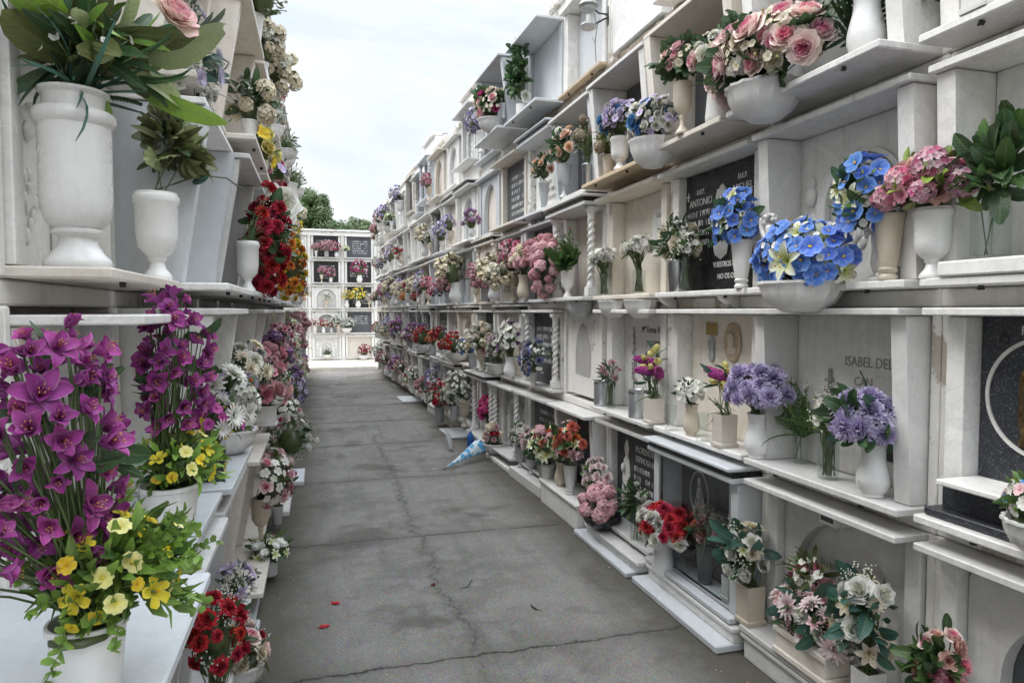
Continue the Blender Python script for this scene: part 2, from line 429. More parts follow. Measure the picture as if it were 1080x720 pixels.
def petal(mb, R, az, L, W, e0, curl, cup=.3, a=.5, b=.3, c0=(1, 1, 1), c1=(1, 1, 1), nu=4, nv=2, r0=.0, z0=.0, ruf=0., rimc=None, side=0.):
    ca, sa = math.cos(az), math.sin(az)
    out = np.array((ca, sa, 0.)); sd = np.array((-sa, ca, 0.)); up = np.array((0, 0, 1.))
    p = out * r0 + up * z0
    peak = (a / (a + b)) ** a * (b / (a + b)) ** b if a > 0 and b > 0 else 1
    V = []; C = []; th = e0; wn = 2 * nv + 1
    for i in range(nu + 1):
        s = i / nu
        ss = min(max(s, .02), .985)
        w = W * (ss ** a) * ((1 - ss) ** b) / peak
        if i == 0: w = max(w, W * .12)
        nrm = -out * math.cos(th) + up * math.sin(th)
        for j in range(-nv, nv + 1):
            t = j / nv
            q = p + sd * (t * w + side * s * s * L) + nrm * (cup * t * t * w)
            if ruf: q = q + nrm * (ruf * s * R.uniform(-1, 1) * L) + out * (ruf * s * R.uniform(-.5, .5) * L)
            V.append(q)
            c = lc(c0, c1, s)
            if rimc and (abs(t) > .9 or i == nu): c = lc(c, rimc, .5)
            k = R.uniform(.94, 1.06); C.append([x * k for x in c] + [s, t])
        th = e0 + curl * (s + 1 / nu)
        p = p + (out * math.sin(th) + up * math.cos(th)) * (L / nu)
    F = [(i * wn + j, i * wn + j + 1, (i + 1) * wn + j + 1, (i + 1) * wn + j) for i in range(nu) for j in range(wn - 1)]
    mb.add(V, F, C)

GA = 2.39996
def b_rose(mb, R, c, d):
    outer, inner = c[0], c[1]; rim = c[2] if len(c) > 2 else None
    n = 24 if d > 1 else (15 if d else 9)
    for k in range(n):
        q = (k + .5) / n
        petal(mb, R, k * GA + R.uniform(-.2, .2), lerp(.55, .98, q) * R.uniform(.93, 1.05), lerp(.28, .62, q ** .7), rad(lerp(2, 48, q ** 1.3)), rad(lerp(-6, 42, q ** 1.2)),
              cup=lerp(.75, .3, q), a=.55, b=.16, c0=lc(inner, outer, q * .8), c1=lc(inner, outer, min(1, q * 1.5)), nu=5 if d > 1 else 3, nv=2 if d > 0 else 1,
              r0=.03 + .05 * q, z0=-.22 * q - .3, ruf=.035, rimc=rim)
def b_carn(mb, R, c, d):
    n = 96 if d > 1 else (50 if d else 24)
    for k in range(n):
        q = (k + .5) / n
        cc = lc(c[1], c[0], min(1, q * 1.3 + R.uniform(-.2, .2)))
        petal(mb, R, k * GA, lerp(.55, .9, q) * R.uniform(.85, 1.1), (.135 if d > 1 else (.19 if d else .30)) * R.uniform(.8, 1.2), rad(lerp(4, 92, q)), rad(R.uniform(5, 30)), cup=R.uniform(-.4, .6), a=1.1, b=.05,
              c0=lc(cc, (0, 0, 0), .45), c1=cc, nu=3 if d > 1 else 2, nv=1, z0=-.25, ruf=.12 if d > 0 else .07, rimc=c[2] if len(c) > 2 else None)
def b_pompom(mb, R, c, d):
    n = 150 if d > 1 else (70 if d else 26)
    for k in range(n):
        q = (k + .5) / n
        cc = lc(c[1], c[0], min(1, .25 + q + R.uniform(-.3, .3)))
        petal(mb, R, k * GA, lerp(.62, .95, q) * R.uniform(.85, 1.1), .085 if d > 1 else (.12 if d else .24), rad(lerp(3, 118, q)), rad(R.uniform(-35, 10)), cup=.5, a=.7, b=.25,
              c0=lc(cc, c[1], .6), c1=lc(cc, (.85, .83, .86), R.uniform(.1, .4)), nu=3 if d > 1 else 2, nv=1, z0=-.1, ruf=.05)
def b_lily(mb, R, c, d):
    for k in range(6):
        petal(mb, R, k * math.pi / 3 + R.uniform(-.08, .08), 1.15, .27 if k % 2 else .22, rad(24), rad(R.uniform(55, 85)), cup=.35, a=.8, b=.65, c0=c[1], c1=c[0], nu=6 if d > 1 else 3, nv=1 if d < 2 else 2, z0=-.3)
    for k in range(6):
        a = k * math.pi / 3 + .5
        mb.tube([(0, 0, -.25), (.14 * math.cos(a), .14 * math.sin(a), .2), (.28 * math.cos(a), .28 * math.sin(a), .42)], .014, 3, (.55, .55, .2))
        if d: mb.blob(.29 * math.cos(a), .29 * math.sin(a), .44, .06, .05, .03, 5, 3, (.45, .16, .02))
def b_daisy(mb, R, c, d):
    for lay in range(2 if d else 1):
        n = 15
        for k in range(n):
            petal(mb, R, (k + lay * .5) * 2 * math.pi / n, .98 - .15 * lay, .12, rad(62 - lay * 22), rad(22), cup=.2, a=.5, b=.22, c0=c[0], c1=c[0], nu=2, nv=1, r0=.1)
    mb.blob(0, 0, .12, .2, .2, .14, 7, 4, c[1])
def b_five(mb, R, c, d, n=5):
    for k in range(n):
        petal(mb, R, k * 2 * math.pi / n + R.uniform(-.1, .1), .95, .46, rad(48), rad(R.uniform(35, 55)), cup=.18, a=.75, b=.22, c0=lc(c[1], c[0], .3), c1=c[0], nu=4 if d > 1 else 2, nv=2 if d > 1 else 1, ruf=.02, z0=-.05)
    mb.blob(0, 0, .14, .13, .13, .12, 6, 4, c[1])
def b_trumpet(mb, R, c, d):
    for k in range(5):
        petal(mb, R, k * 2 * math.pi / 5, 1.5, .42, rad(6), rad(95), cup=.2, a=.9, b=.22, c0=lc(c[0], (.12, .3, .02), .35), c1=c[0], nu=7, nv=2, z0=-1.0, r0=.04)
    mb.blob(0, 0, -.1, .09, .09, .3, 5, 4, c[1])
def b_orchid(mb, R, c, d):
    for k in range(5):
        w = .58 if k in (1, 4) else .44
        petal(mb, R, k * 2 * math.pi / 5 + .3, 1.0, w, rad(46), rad(R.uniform(25, 50)), cup=R.uniform(.0, .35), a=.65, b=.2, c0=lc(c[0], c[1], .35), c1=c[0], nu=4 if d > 1 else 2, nv=2 if d > 0 else 1, ruf=.05, z0=-.1, rimc=c[3] if len(c) > 3 else None)
    petal(mb, R, R.uniform(0, 6), .3, .12, rad(30), rad(40), cup=.6, c0=c[2], c1=c[2], nu=2, nv=1)
    mb.blob(0, 0, .08, .06, .06, .09, 5, 4, c[2])
def b_boug(mb, R, c, d):
    n = R.choice((5, 6, 6)); op = R.choice((.35, .7, .9, 1., 1.15))
    for k in range(n):
        cc = lc(c[0], c[1], R.uniform(0, .95)); L = R.uniform(.85, 1.25)
        petal(mb, R, k * 2 * math.pi / n + R.uniform(-.25, .25), L, R.uniform(.27, .36), rad(R.uniform(14, 34) * op), rad(R.uniform(20, 85) * op), cup=R.uniform(.25, .8), a=.85, b=.72,
              c0=lc(cc, (.62, .22, .62), .35), c1=lc(cc, (.5, .10, .42), R.uniform(0, .5)), nu=7 if d > 1 else 3, nv=2 if d > 0 else 1, z0=-.35, ruf=.035, side=R.uniform(-.16, .16))
    for k in range(3):
        petal(mb, R, k * 2.1 + R.uniform(-.3, .3), .62, .2, rad(8), rad(R.uniform(10, 50)), cup=.6, a=.8, b=.6, c0=c[0], c1=c[1], nu=4, nv=1, z0=-.25, ruf=.03)
    if d:
        for k in range(5):
            a = k * 1.25 + R.uniform(-.3, .3); r = R.uniform(.08, .2); h = R.uniform(.42, .66)
            mb.tube([(0, 0, -.2), (r * .5 * math.cos(a), r * .5 * math.sin(a), h * .5), (r * math.cos(a), r * math.sin(a), h)], .012, 3, (.55, .20, .12))
            mb.blob(r * math.cos(a), r * math.sin(a), h, .032, .032, .05, 4, 3, (.75, .42, .12))
def b_tulip(mb, R, c, d):
    for k in range(6):
        petal(mb, R, k * math.pi / 3, 1.25, .48, rad(52), rad(-78), cup=.4, a=.6, b=.4, c0=lc(c[0], (.3, .4, .05), .3), c1=lc(c[0], c[1], .5 * (k % 2)), nu=5, nv=2, z0=-.6, r0=.04)
def floret(mb, R, c, d, mtx, n=4):
    t = MB()
    for k in range(n):
        petal(t, R, k * 2 * math.pi / n, 1., .5, rad(60), rad(25), cup=.15, a=.6, b=.25, c0=lc(c[1], c[0], .4), c1=c[0], nu=2, nv=1)
    mb.merge(t, mtx)
def frame_to(p, n, s, spin=0.):
    z = Vector(n).normalized(); q = z.to_track_quat('Z', 'Y').to_matrix().to_4x4()
    return Matrix.Translation(Vector(p)) @ q @ Matrix.Rotation(spin, 4, 'Z') @ Matrix.Diagonal((s, s, s, 1))
def b_hyd(mb, R, c, d):
    n = 42 if d > 1 else (24 if d else 13)
    mb.blob(0, 0, 0, .7, .7, .6, 7, 5, lc(c[0], (.02, .04, .01), .7))
    for k in range(n):
        z = 1 - 1.55 * (k + .5) / n; r = math.sqrt(max(0, 1 - z * z)); a = k * GA
        q = Vector((r * math.cos(a), r * math.sin(a), z)); cc = lc(c[0], c[1], R.uniform(0, .9))
        floret(mb, R, (cc, c[1]), d, frame_to(q * .78, q + Vector((R.uniform(-.3, .3),) * 3), .27 if d > 1 else (.34 if d else .45), R.uniform(0, 6)))
def b_hyac(mb, R, c, d):
    mb.tube([(0, 0, -1.6), (0, 0, 1.)], .1, 5)
    for k in range(54):
        z = -1.2 + 2.4 * k / 54; a = k * GA; w = .38 * (1 - (k / 54) ** 3 * .6)
        q = Vector((math.cos(a), math.sin(a), .35))
        floret(mb, R, (lc(c[0], c[1], R.uniform(0, 1)), c[1]), d, frame_to((w * math.cos(a), w * math.sin(a), z), q, .28, R.uniform(0, 6)), 5)
def b_gyp(mb, R, c, d):
    for k in range(22 if d else 12):
        q = Vector((R.gauss(0, .5), R.gauss(0, .5), R.gauss(.1, .45)))
        if d: mb.tube([(0, 0, -.8), q * .6, q], .012, 3, (.13, .2, .09))
        mb.blob(q.x, q.y, q.z, .1, .1, .09, 5, 3, lc(c[0], c[1], R.uniform(0, 1)))
def b_dahlia(mb, R, c, d):
    for lay in range(4):
        n = (6, 9, 12, 12)[lay]
        for k in range(n):
            petal(mb, R, (k + .5 * (lay % 2)) * 2 * math.pi / n, lerp(.45, 1.05, lay / 3), .17, rad(lerp(12, 66, lay / 3)), rad(20), cup=.4, a=.6, b=.45, c0=c[1], c1=c[0], nu=3, nv=1, z0=-.1)
def b_bud(mb, R, c, d):
    for k in range(7):
        petal(mb, R, k * GA, .9, .4, rad(30), rad(-40), cup=.5, a=.6, b=.35, c0=c[1], c1=c[0], nu=3, nv=1, z0=-.4)
BL = dict(pompom=b_pompom, rose=b_rose, carnation=b_carn, lily=b_lily, daisy=b_daisy, small_flower=b_five, trumpet_flower=b_trumpet, orchid=b_orchid, bract_flower=b_boug,
          tulip=b_tulip, hydrangea=b_hyd, hyacinth=b_hyac, spray=b_gyp, dahlia=b_dahlia, bud=b_bud)

P = dict(  # petal colours: outer, inner, ...
    white=((.78, .77, .73), (.70, .70, .56)), cream=((.74, .68, .56), (.62, .52, .34)), pink=((.74, .33, .40), (.60, .12, .22)),
    palepink=((.78, .56, .57), (.66, .30, .36)), blush=((.80, .68, .62), (.74, .12, .32)), hot=((.62, .06, .24), (.38, .02, .12)), red=((.60, .012, .035), (.32, .004, .014)),
    crimson=((.42, .012, .05), (.2, .003, .02)), coral=((.76, .22, .15), (.55, .10, .06)), peach=((.82, .62, .48), (.76, .42, .26)), orange=((.78, .28, .03), (.5, .1, .01)),
    yellow=((.88, .72, .04), (.78, .48, .01)), lemon=((.80, .76, .34), (.7, .55, .06)), paleyellow=((.78, .72, .38), (.5, .5, .12)),
    purple=((.36, .045, .255), (.22, .014, .17)), magenta=((.52, .09, .36), (.32, .02, .21)), lilac=((.56, .49, .74), (.30, .21, .50)), mauve=((.42, .28, .46), (.3, .12, .3)),
    blue=((.10, .23, .66), (.03, .08, .42), (.75, .5, .05), (.26, .42, .80)), skyblue=((.10, .30, .58), (.05, .16, .40)), teal=((.03, .22, .24), (.02, .12, .16)),
    pinkedge=((.82, .74, .62), (.72, .45, .5), (.62, .12, .28)), whitepink=((.80, .72, .70), (.72, .40, .45), (.82, .76, .74)), dried=((.38, .30, .22), (.2, .15, .1)),
    dustypink=((.62, .34, .34), (.40, .16, .2)), wine=((.20, .02, .05), (.1, .01, .02)), lilacwhite=((.62, .56, .70), (.40, .30, .55)), terra=((.70, .45, .38), (.45, .18, .16)))
P['lily'] = ((.80, .80, .76), (.62, .70, .14)); P['orchidwhite'] = ((.78, .78, .76), (.6, .65, .3), (.7, .6, .08)); P['variegated'] = ((.80, .70, .70), (.45, .04, .16), (.8, .74, .72))
WORD = dict(white='white', cream='cream', pink='pink', palepink='pale pink', blush='pink and cream', hot='deep pink', red='red', crimson='crimson', coral='coral', peach='peach', orange='orange',
            yellow='yellow', lemon='lemon yellow', paleyellow='pale yellow', purple='purple', magenta='magenta', lilac='lilac', mauve='mauve', blue='blue', skyblue='sky blue', teal='teal',
            pinkedge='pink edged', whitepink='blush white', dried='dried brown', dustypink='dusty pink', wine='wine red', lilacwhite='pale lilac', lily='white', orchidwhite='white', variegated='pink variegated', terra='terracotta pink')
_bc = {}
def bloom(kind, col, d, v=0):
    k = (kind, col, d, v)
    if k not in _bc:
        R = random.Random(hash((kind, len(kind) * 7 + v * 13)) if False else sum(map(ord, kind)) * 31 + sum(map(ord, col)) + v * 977 + d)
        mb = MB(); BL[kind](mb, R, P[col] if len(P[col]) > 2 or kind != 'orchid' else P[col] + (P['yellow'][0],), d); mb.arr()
        _bc[k] = [mb, None]
    return _bc[k]
def bloom_mesh(kind, col, d, v=0):
    e = bloom(kind, col, d, v)
    if e[1] is None:
        e[1] = e[0].mesh(kind, 180, False); e[1].materials.append(M['petal'])
    return e[1]

# ------------------------------------------------------------------ leaves
G = dict(dark=((.026, .066, .026), (.042, .10, .038)), mid=((.05, .115, .03), (.085, .18, .045)), light=((.13, .25, .035), (.22, .38, .06)), blue=((.02, .07, .055), (.04, .12, .095)),
         olive=((.07, .085, .03), (.13, .14, .05)), pale=((.28, .36, .15), (.45, .50, .26)), grey=((.06, .09, .07), (.12, .15, .12)), lime=((.16, .27, .03), (.26, .40, .06)))
def leaf(mb, R, kind, col, p, n, L):
    c0, c1 = G[col]; k = R.uniform(.7, 1.3); c0 = tuple(x * k for x in c0); c1 = tuple(x * k for x in c1)
    t = MB()
    if kind == 'lance': petal(t, R, 0, 1., .105, rad(0), rad(R.uniform(10, 60)), cup=.45, a=.55, b=.6, c0=c0, c1=c1, nu=5, nv=1)
    elif kind == 'broad': petal(t, R, 0, 1., .215, rad(0), rad(R.uniform(10, 60)), cup=.25, a=.45, b=.5, c0=c0, c1=c1, nu=5, nv=2, ruf=.02)
    elif kind == 'simple': petal(t, R, 0, 1., .20, rad(0), rad(R.uniform(10, 60)), cup=.35, a=.5, b=.5, c0=c0, c1=c1, nu=2, nv=1)
    elif kind == 'grass': petal(t, R, 0, 1., .022, rad(0), rad(R.uniform(30, 110)), cup=.4, a=.3, b=.5, c0=c0, c1=c1, nu=6, nv=1)
    elif kind == 'serrated':
        for q in range(5):
            w = (q - 2) * .55
            u = MB(); petal(u, R, 0, 1 - abs(q - 2) * .14, .25, rad(0), rad(20), cup=.25, a=.6, b=.5, c0=c0, c1=c1, nu=4, nv=2, ruf=.05)
            t.merge(u, Matrix.Rotation(w, 4, 'X'))
    elif kind == 'palm' or kind == 'fern':
        npair = 13 if kind == 'fern' else 10; cu = R.uniform(.3, .7); th = 0.; q = Vector((0, 0, 0)); pts = [q.copy()]
        for i in range(npair):
            th = cu * (i + 1) / npair; q = q + Vector((math.sin(th), 0, math.cos(th))) / npair; pts.append(q.copy())
            s = 1 - i / npair; ll = (.34 if kind == 'palm' else .24) * (.35 + s) * min(1, .4 + i * .3)
            for sg in (-1, 1):
                u = MB(); petal(u, R, 0, ll, .028 if kind == 'palm' else .05, rad(0), rad(25), cup=.3, a=.3, b=.5, c0=c0, c1=c1, nu=3, nv=1)
                t.merge(u, Matrix.Translation(q) @ Matrix.Rotation(sg * (1.15 if kind == 'fern' else .8) * -1, 4, 'X') @ Matrix.Rotation(th, 4, 'Y'))
        t.tube(pts, .012, 3, c0)
    elif kind == 'spray':
        pts = [Vector((0, 0, 0))]
        for i in range(7):
            pts.append(pts[-1] + Vector((R.uniform(-.05, .09), R.uniform(-.06, .06), .15)))
            for sg in range(3):
                u = MB(); petal(u, R, 0, .2, .075, rad(0), rad(30), cup=.3, a=.5, b=.35, c0=c0, c1=c1, nu=2, nv=1)
                t.merge(u, Matrix.Translation(pts[-1]) @ Matrix.Rotation(R.uniform(0, 6.3), 4, 'Z') @ Matrix.Rotation(R.uniform(.6, 1.3), 4, 'X'))
        t.tube(pts, .012, 3, c0)
    mb.merge(t, frame_to(p, n, L, R.uniform(0, 6.3)))

# ------------------------------------------------------------------ vases
PR = dict(
    urn=[(.0, 0), (.66, 0), (.68, .03), (.60, .07), (.40, .13), (.31, .20), (.40, .235), (.44, .25), (.40, .265), (.62, .31), (.86, .38), (.94, .52), (.97, .86), (1.04, .885), (1.06, .92), (1.04, .955), (.97, .97), (.95, 1), (.84, 1), (.80, .8), (0, .78)],
    footed=[(0, 0), (.55, 0), (.60, .03), (.56, .07), (.45, .10), (.56, .13), (.60, .17), (.50, .20), (.56, .24), (.72, .5), (.92, .93), (1.0, .95), (1.0, 1), (.88, 1), (.82, .8), (0, .78)],
    classic=[(0, 0), (.62, 0), (.66, .025), (.62, .06), (.86, .14), (1., .26), (1., .36), (.88, .50), (.72, .66), (.68, .80), (.76, .94), (.84, 1), (.74, 1), (.60, .84), (0, .8)],
    straight=[(0, 0), (.74, 0), (.78, .02), (.95, .90), (1.02, .92), (1.02, .99), (1., 1), (.92, 1), (.85, .8), (0, .78)],
    cylinder=[(0, 0), (.95, 0), (1, .02), (1, .98), (.98, 1), (.9, 1), (.88, .8), (0, .78)],
    goblet=[(0, 0), (.70, 0), (.72, .03), (.5, .09), (.26, .17), (.22, .28), (.34, .33), (.24, .37), (.6, .43), (.9, .56), (.96, .8), (1.0, 1), (.9, 1), (.84, .8), (0, .75)],
    jug=[(0, 0), (.8, 0), (.95, .06), (.98, .14), (.8, .7), (.72, .9), (.82, 1), (.72, 1), (.66, .8), (0, .75)],
    bowl=[(0, 0), (.42, 0), (.48, .04), (.80, .28), (.97, .62), (1.02, .86), (1.08, .92), (1.08, 1), (.98, 1), (.9, .8), (0, .75)],
    square=[(0, 0), (1.24, 0), (1.28, .05), (1.28, .11), (1.10, .13), (1.16, .95), (1.18, 1), (1.02, 1), (.98, .85), (0, .82)])
_vm = {}
def vase_mesh(kind, h, r, m):
    k = (kind, h, r, m)
    if k in _vm: return _vm[k]
    mb = MB()
    if kind == 'box':      # oblong planter, r = half length
        w = .06
        mb.box(-r - .012, r + .012, -w - .012, w + .012, 0, h * .22, .004); mb.box(-r, r, -w, w, h * .22, h * .78, .003)
        mb.box(-r - .012, r + .012, -w - .012, w + .012, h * .78, h, .004)
        me = mb.mesh('planter'); 
    elif kind == 'glass':
        mb.lathe([(.0, .0), (r * .9, 0), (r, .01), (r, h), (r * .94, h), (r * .94, .012), (0, .012)], 24); me = mb.mesh('glass', 40)
    else:
        n = 4 if kind == 'square' else 32
        mb.lathe([(a * r, z * h) for a, z in PR[kind]], n, flute=.07 if kind == 'bowl' else (.05 if m == 'greyvase' and kind == 'urn' else 0), fk=16, phase=math.pi / 4 if n == 4 else 0)
        me = mb.mesh('vase', 38)
    me.materials.append(M[m]); _vm[k] = me
    return me

VW = dict(urn='urn', footed='footed vase', classic='bulbous vase', straight='tapered vase', cylinder='straight vase', goblet='goblet vase', jug='jug vase', bowl='fluted bowl', square='square planter', box='oblong planter', glass='glass vase')
MW = dict(ceramic='white', stonevase='white marble', creamvase='cream marble', greyvase='grey marble', glass='clear', steel='steel', silver='silver', black='black', white='white', plastic='dark', brass='brass', slate='dark')

def arrange(R, sp, d):
    """positions of blossoms and the foliage mesh for one arrangement; origin = vase base, front = -Y"""
    kind, h, r, m = sp['vase']
    rx, ry, rz = sp['R']; lift = sp.get('lift', rz * .55); ox, oy = sp.get('off', (0, 0)); back = sp.get('back', .35)
    C = Vector((ox, oy, h + lift)); low = sp.get('low', -.35)
    out = []; dirs = []
    for (bk, col, size, cnt) in sp['blooms']:
        for i in range(cnt):
            best = None
            for t in range(14):
                z = R.uniform(low, 1); a = R.uniform(0, 2 * math.pi); q = math.sqrt(1 - z * z) if abs(z) < 1 else 0
                v = Vector((q * math.cos(a), q * math.sin(a), z))
                if v.y > back: continue
                pt = C + Vector((v.x * rx, v.y * ry, v.z * rz)) * R.uniform(.74, 1.)
                dm = min([(pt - o[0]).length / (size + o[1]) for o in dirs], default=9)
                if best is None or dm > best[0]: best = (dm, pt, v)
            if best is None: continue
            _, pt, v = best
            if pt.z < .04 and not sp.get('hang'): pt.z = .04 + R.uniform(0, .03)
            dirs.append((pt, size))
            n = Vector((v.x / rx, v.y / ry, v.z / rz)).normalized() * 1.0 + Vector((0, -.35, .18)) + Vector((R.uniform(-.3, .3), R.uniform(-.3, .3), R.uniform(-.3, .3)))
            out.append((bk, col, size * R.uniform(.74, 1.22), pt, n))
    fol = MB()
    root = Vector((0, 0, h * (.15 if kind == 'glass' else .8)))
    for (bk, col, size, pt, n) in out:
        if kind == 'glass': st = Vector((R.uniform(-.6, .6) * r, R.uniform(-.6, .6) * r, .015)); k = Vector((R.uniform(-.6, .6) * r, R.uniform(-.6, .6) * r, h))
        else: st = root + Vector((R.uniform(-.3, .3) * r, R.uniform(-.3, .3) * r, 0)); k = Vector((R.uniform(-.5, .5) * r, R.uniform(-.5, .5) * r, h + .01))
        if sp.get('stems', True): fol.tube([st, k, (k + pt) / 2 + Vector((0, 0, .015)), pt - Vector(n).normalized() * size * .3], .0022 if d else .003, 4 if d else 3, G['mid'][0])
    for (lk, lcol, L, cnt) in sp['leaves']:
        for i in range(cnt):
            z = R.uniform(-.55, 1); a = R.uniform(0, 2 * math.pi); q = math.sqrt(1 - z * z); v = Vector((q * math.cos(a), q * math.sin(a), z))
            if v.y > back + .15: v.y = -v.y * R.uniform(.2, 1)
            f = R.uniform(.2, .88); p = C + Vector((v.x * rx, v.y * ry, v.z * rz)) * f
            if lk in ('palm', 'grass', 'fern'): p = Vector((ox * .3 + R.uniform(-.5, .5) * r, R.uniform(-.4, .4) * r, h)); v = Vector((v.x * rx * 1.4, v.y * ry, abs(v.z) * rz + .4 * rz)).normalized()
            p.z = max(p.z, h * .9 if not sp.get('hang') else -.5)
            leaf(fol, R, lk, lcol, p, v + Vector((0, -.15, R.uniform(-.5, .5))), L * R.uniform(.7, 1.2))
    if kind in ('bowl', 'square', 'box', 'straight', 'urn') and h: 
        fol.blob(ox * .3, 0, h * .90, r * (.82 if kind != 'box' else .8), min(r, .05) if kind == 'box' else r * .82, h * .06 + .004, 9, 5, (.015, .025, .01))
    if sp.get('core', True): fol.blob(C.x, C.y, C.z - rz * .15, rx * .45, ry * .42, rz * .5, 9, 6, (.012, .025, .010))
    return out, fol

_proto = {}
def bouquet(sp, loc, rz, label, cat='flowers', group='flower arrangements on the niches', hi=2, seed=0, key=None, name=None):
    kind, h, r, m = sp['vase']
    nm = name or {'bowl': 'flower_bowl', 'box': 'flower_planter', 'square': 'flower_planter'}.get(kind, 'flower_vase')
    root = thing(nm, label, cat, loc, rz, group)
    if key and key in _proto:
        for (n, me, mt) in _proto[key]:
            o = D.objects.new(n, me); COL.objects.link(o); o.parent = root
            if mt: o.matrix_local = mt
        return root
    R = random.Random(seed * 101 + 5); rec = []
    def part(n, me, mt=None):
        o = D.objects.new(n, me); COL.objects.link(o); o.parent = root
        if mt is not None: o.matrix_local = mt
        rec.append((n, me, mt)); return o
    part({'bowl': 'bowl', 'box': 'planter', 'square': 'planter', 'glass': 'glass_vase'}.get(kind, 'vase'), vase_mesh(kind, h, r, m))
    bl, fol = arrange(R, sp, hi)
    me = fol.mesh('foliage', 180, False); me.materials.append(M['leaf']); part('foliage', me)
    if hi >= 1:
        for i, (bk, col, size, pt, n) in enumerate(bl):
            part(bk, bloom_mesh(bk, col, hi, i % (6 if bk == 'bract_flower' else 4)), frame_to(pt, n, size, R.uniform(0, 6.3)))
    else:
        mb = MB()
        for i, (bk, col, size, pt, n) in enumerate(bl):
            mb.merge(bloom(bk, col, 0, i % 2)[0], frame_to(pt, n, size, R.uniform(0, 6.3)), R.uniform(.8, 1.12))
        me = mb.mesh('blossoms', 180, False); me.materials.append(M['petal']); part('blossoms', me)
    if key: _proto[key] = rec
    return root

# ------------------------------------------------------------------ the niches
PITCH = .94; ROWH = .80; Z0 = .16
HALF = .43
def rowz(r): return Z0 + ROWH * r
TILT = math.atan(.034)
def frameR(c):   # column c of the right-hand wall: centre of its face, rotation
    y = 1.40 + PITCH * c
    x = 2.08
    if c > 4: x -= (y - (1.40 + PITCH * 4.5)) * math.tan(TILT); return Vector((x, y, 0)), -math.pi / 2 + TILT
    return Vector((x, y, 0)), -math.pi / 2
def frameL(c): return Vector((-.72 - .006 * max(0, c - 3), 1.88 + PITCH * (c - 2) + .47, 0)), math.pi / 2
def frameE(c): return Vector((-.29 - 1.03 + .52 + 1.03 * c, 22.6, 0)), 0.
FR = dict(R=frameR, L=frameL, E=frameE)
def at(side, c, x, y, z):
    p, rz = FR[side](c); return p + Matrix.Rotation(rz, 3, 'Z') @ Vector((x, y, 0)) + Vector((0, 0, z))

_nm = {}
def cached(key, fn):
    if key not in _nm: _nm[key] = fn()
    return _nm[key]

def arch_pts(w, z0, zs, zt, n=18, pointed=False):
    """left foot, up over the arch, right foot; half width w, springing zs, top zt"""
    P_ = [(-w, z0)]
    for i in range(n + 1):
        a = math.pi * (1 - i / n)
        P_.append((w * math.cos(a), zs + (zt - zs) * math.sin(a) ** (1.0 if not pointed else 1.35)))
    P_.append((w, z0)); return P_
def arch_frame(mb, X, z0, z1, w, zs, zt, yf, yb):
    """slab with an arched opening: front at yf, back at yb"""
    A = arch_pts(w, z0, zs, zt); n = len(A)
    O = []
    for i, (x, z) in enumerate(A):
        if i == 0: O.append((-X, z0))
        elif i == n - 1: O.append((X, z0))
        else:
            t = (i - 1) / (n - 3)
            if t < .25: O.append((-X, z0 + (z1 - z0) * t / .25))
            elif t <= .75: O.append((-X + 2 * X * (t - .25) / .5, z1))
            else: O.append((X, z1 - (z1 - z0) * (t - .75) / .25))
    V = [(x, yf, z) for x, z in A] + [(x, yf, z) for x, z in O] + [(x, yb, z) for x, z in A] + [(x, yb, z) for x, z in O]
    F = []
    for i in range(n - 1):
        F += [(i, n + i, n + i + 1, i + 1), (i, i + 1, 2 * n + i + 1, 2 * n + i), (n + i, 3 * n + i, 3 * n + i + 1, n + i + 1)]
    mb.add(V, F)
def arch_ring(mb, w, t, z0, zs, zt, yf, yb, **k):
    A = arch_pts(w, z0, zs, zt, **k); B = arch_pts(w + t, z0, zs, zt + t, **k); n = len(A)
    V = [(x, yf, z) for x, z in A] + [(x, yf, z) for x, z in B] + [(x, yb, z) for x, z in A] + [(x, yb, z) for x, z in B]
    F = []
    for i in range(n - 1):
        F += [(i, i + 1, n + i + 1, n + i), (i, 2 * n + i, 2 * n + i + 1, i + 1), (n + i, n + i + 1, 3 * n + i + 1, 3 * n + i)]
    mb.add(V, F)
def twist_col(mb, x, y, z0, z1, r):
    h = z1 - z0
    mb.box(x - r * 1.35, x + r * 1.35, y - r * 1.35, y + r * 1.35, z0, z0 + .07, .003)
    mb.box(x - r * 1.45, x + r * 1.45, y - r * 1.45, y + r * 1.45, z1 - .035, z1, .003)
    prof = [(r * 1.15, z0 + .07), (r * 1.2, z0 + .085), (r * .9, z0 + .1), (r * .85, z0 + .115)]
    mb.lathe(prof, 16, cx=x, cy=y)
    k = 84; zz = [z0 + .115 + (h - .115 - .10) * i / k for i in range(k + 1)]
    mb.lathe([(r * .88, z) for z in zz], 18, cx=x, cy=y, twist=118)
    mb.lathe([(r * .85, z1 - .10), (r * .95, z1 - .09), (r * .85, z1 - .08), (r * 1.0, z1 - .06), (r * 1.3, z1 - .035)], 16, cx=x, cy=y)

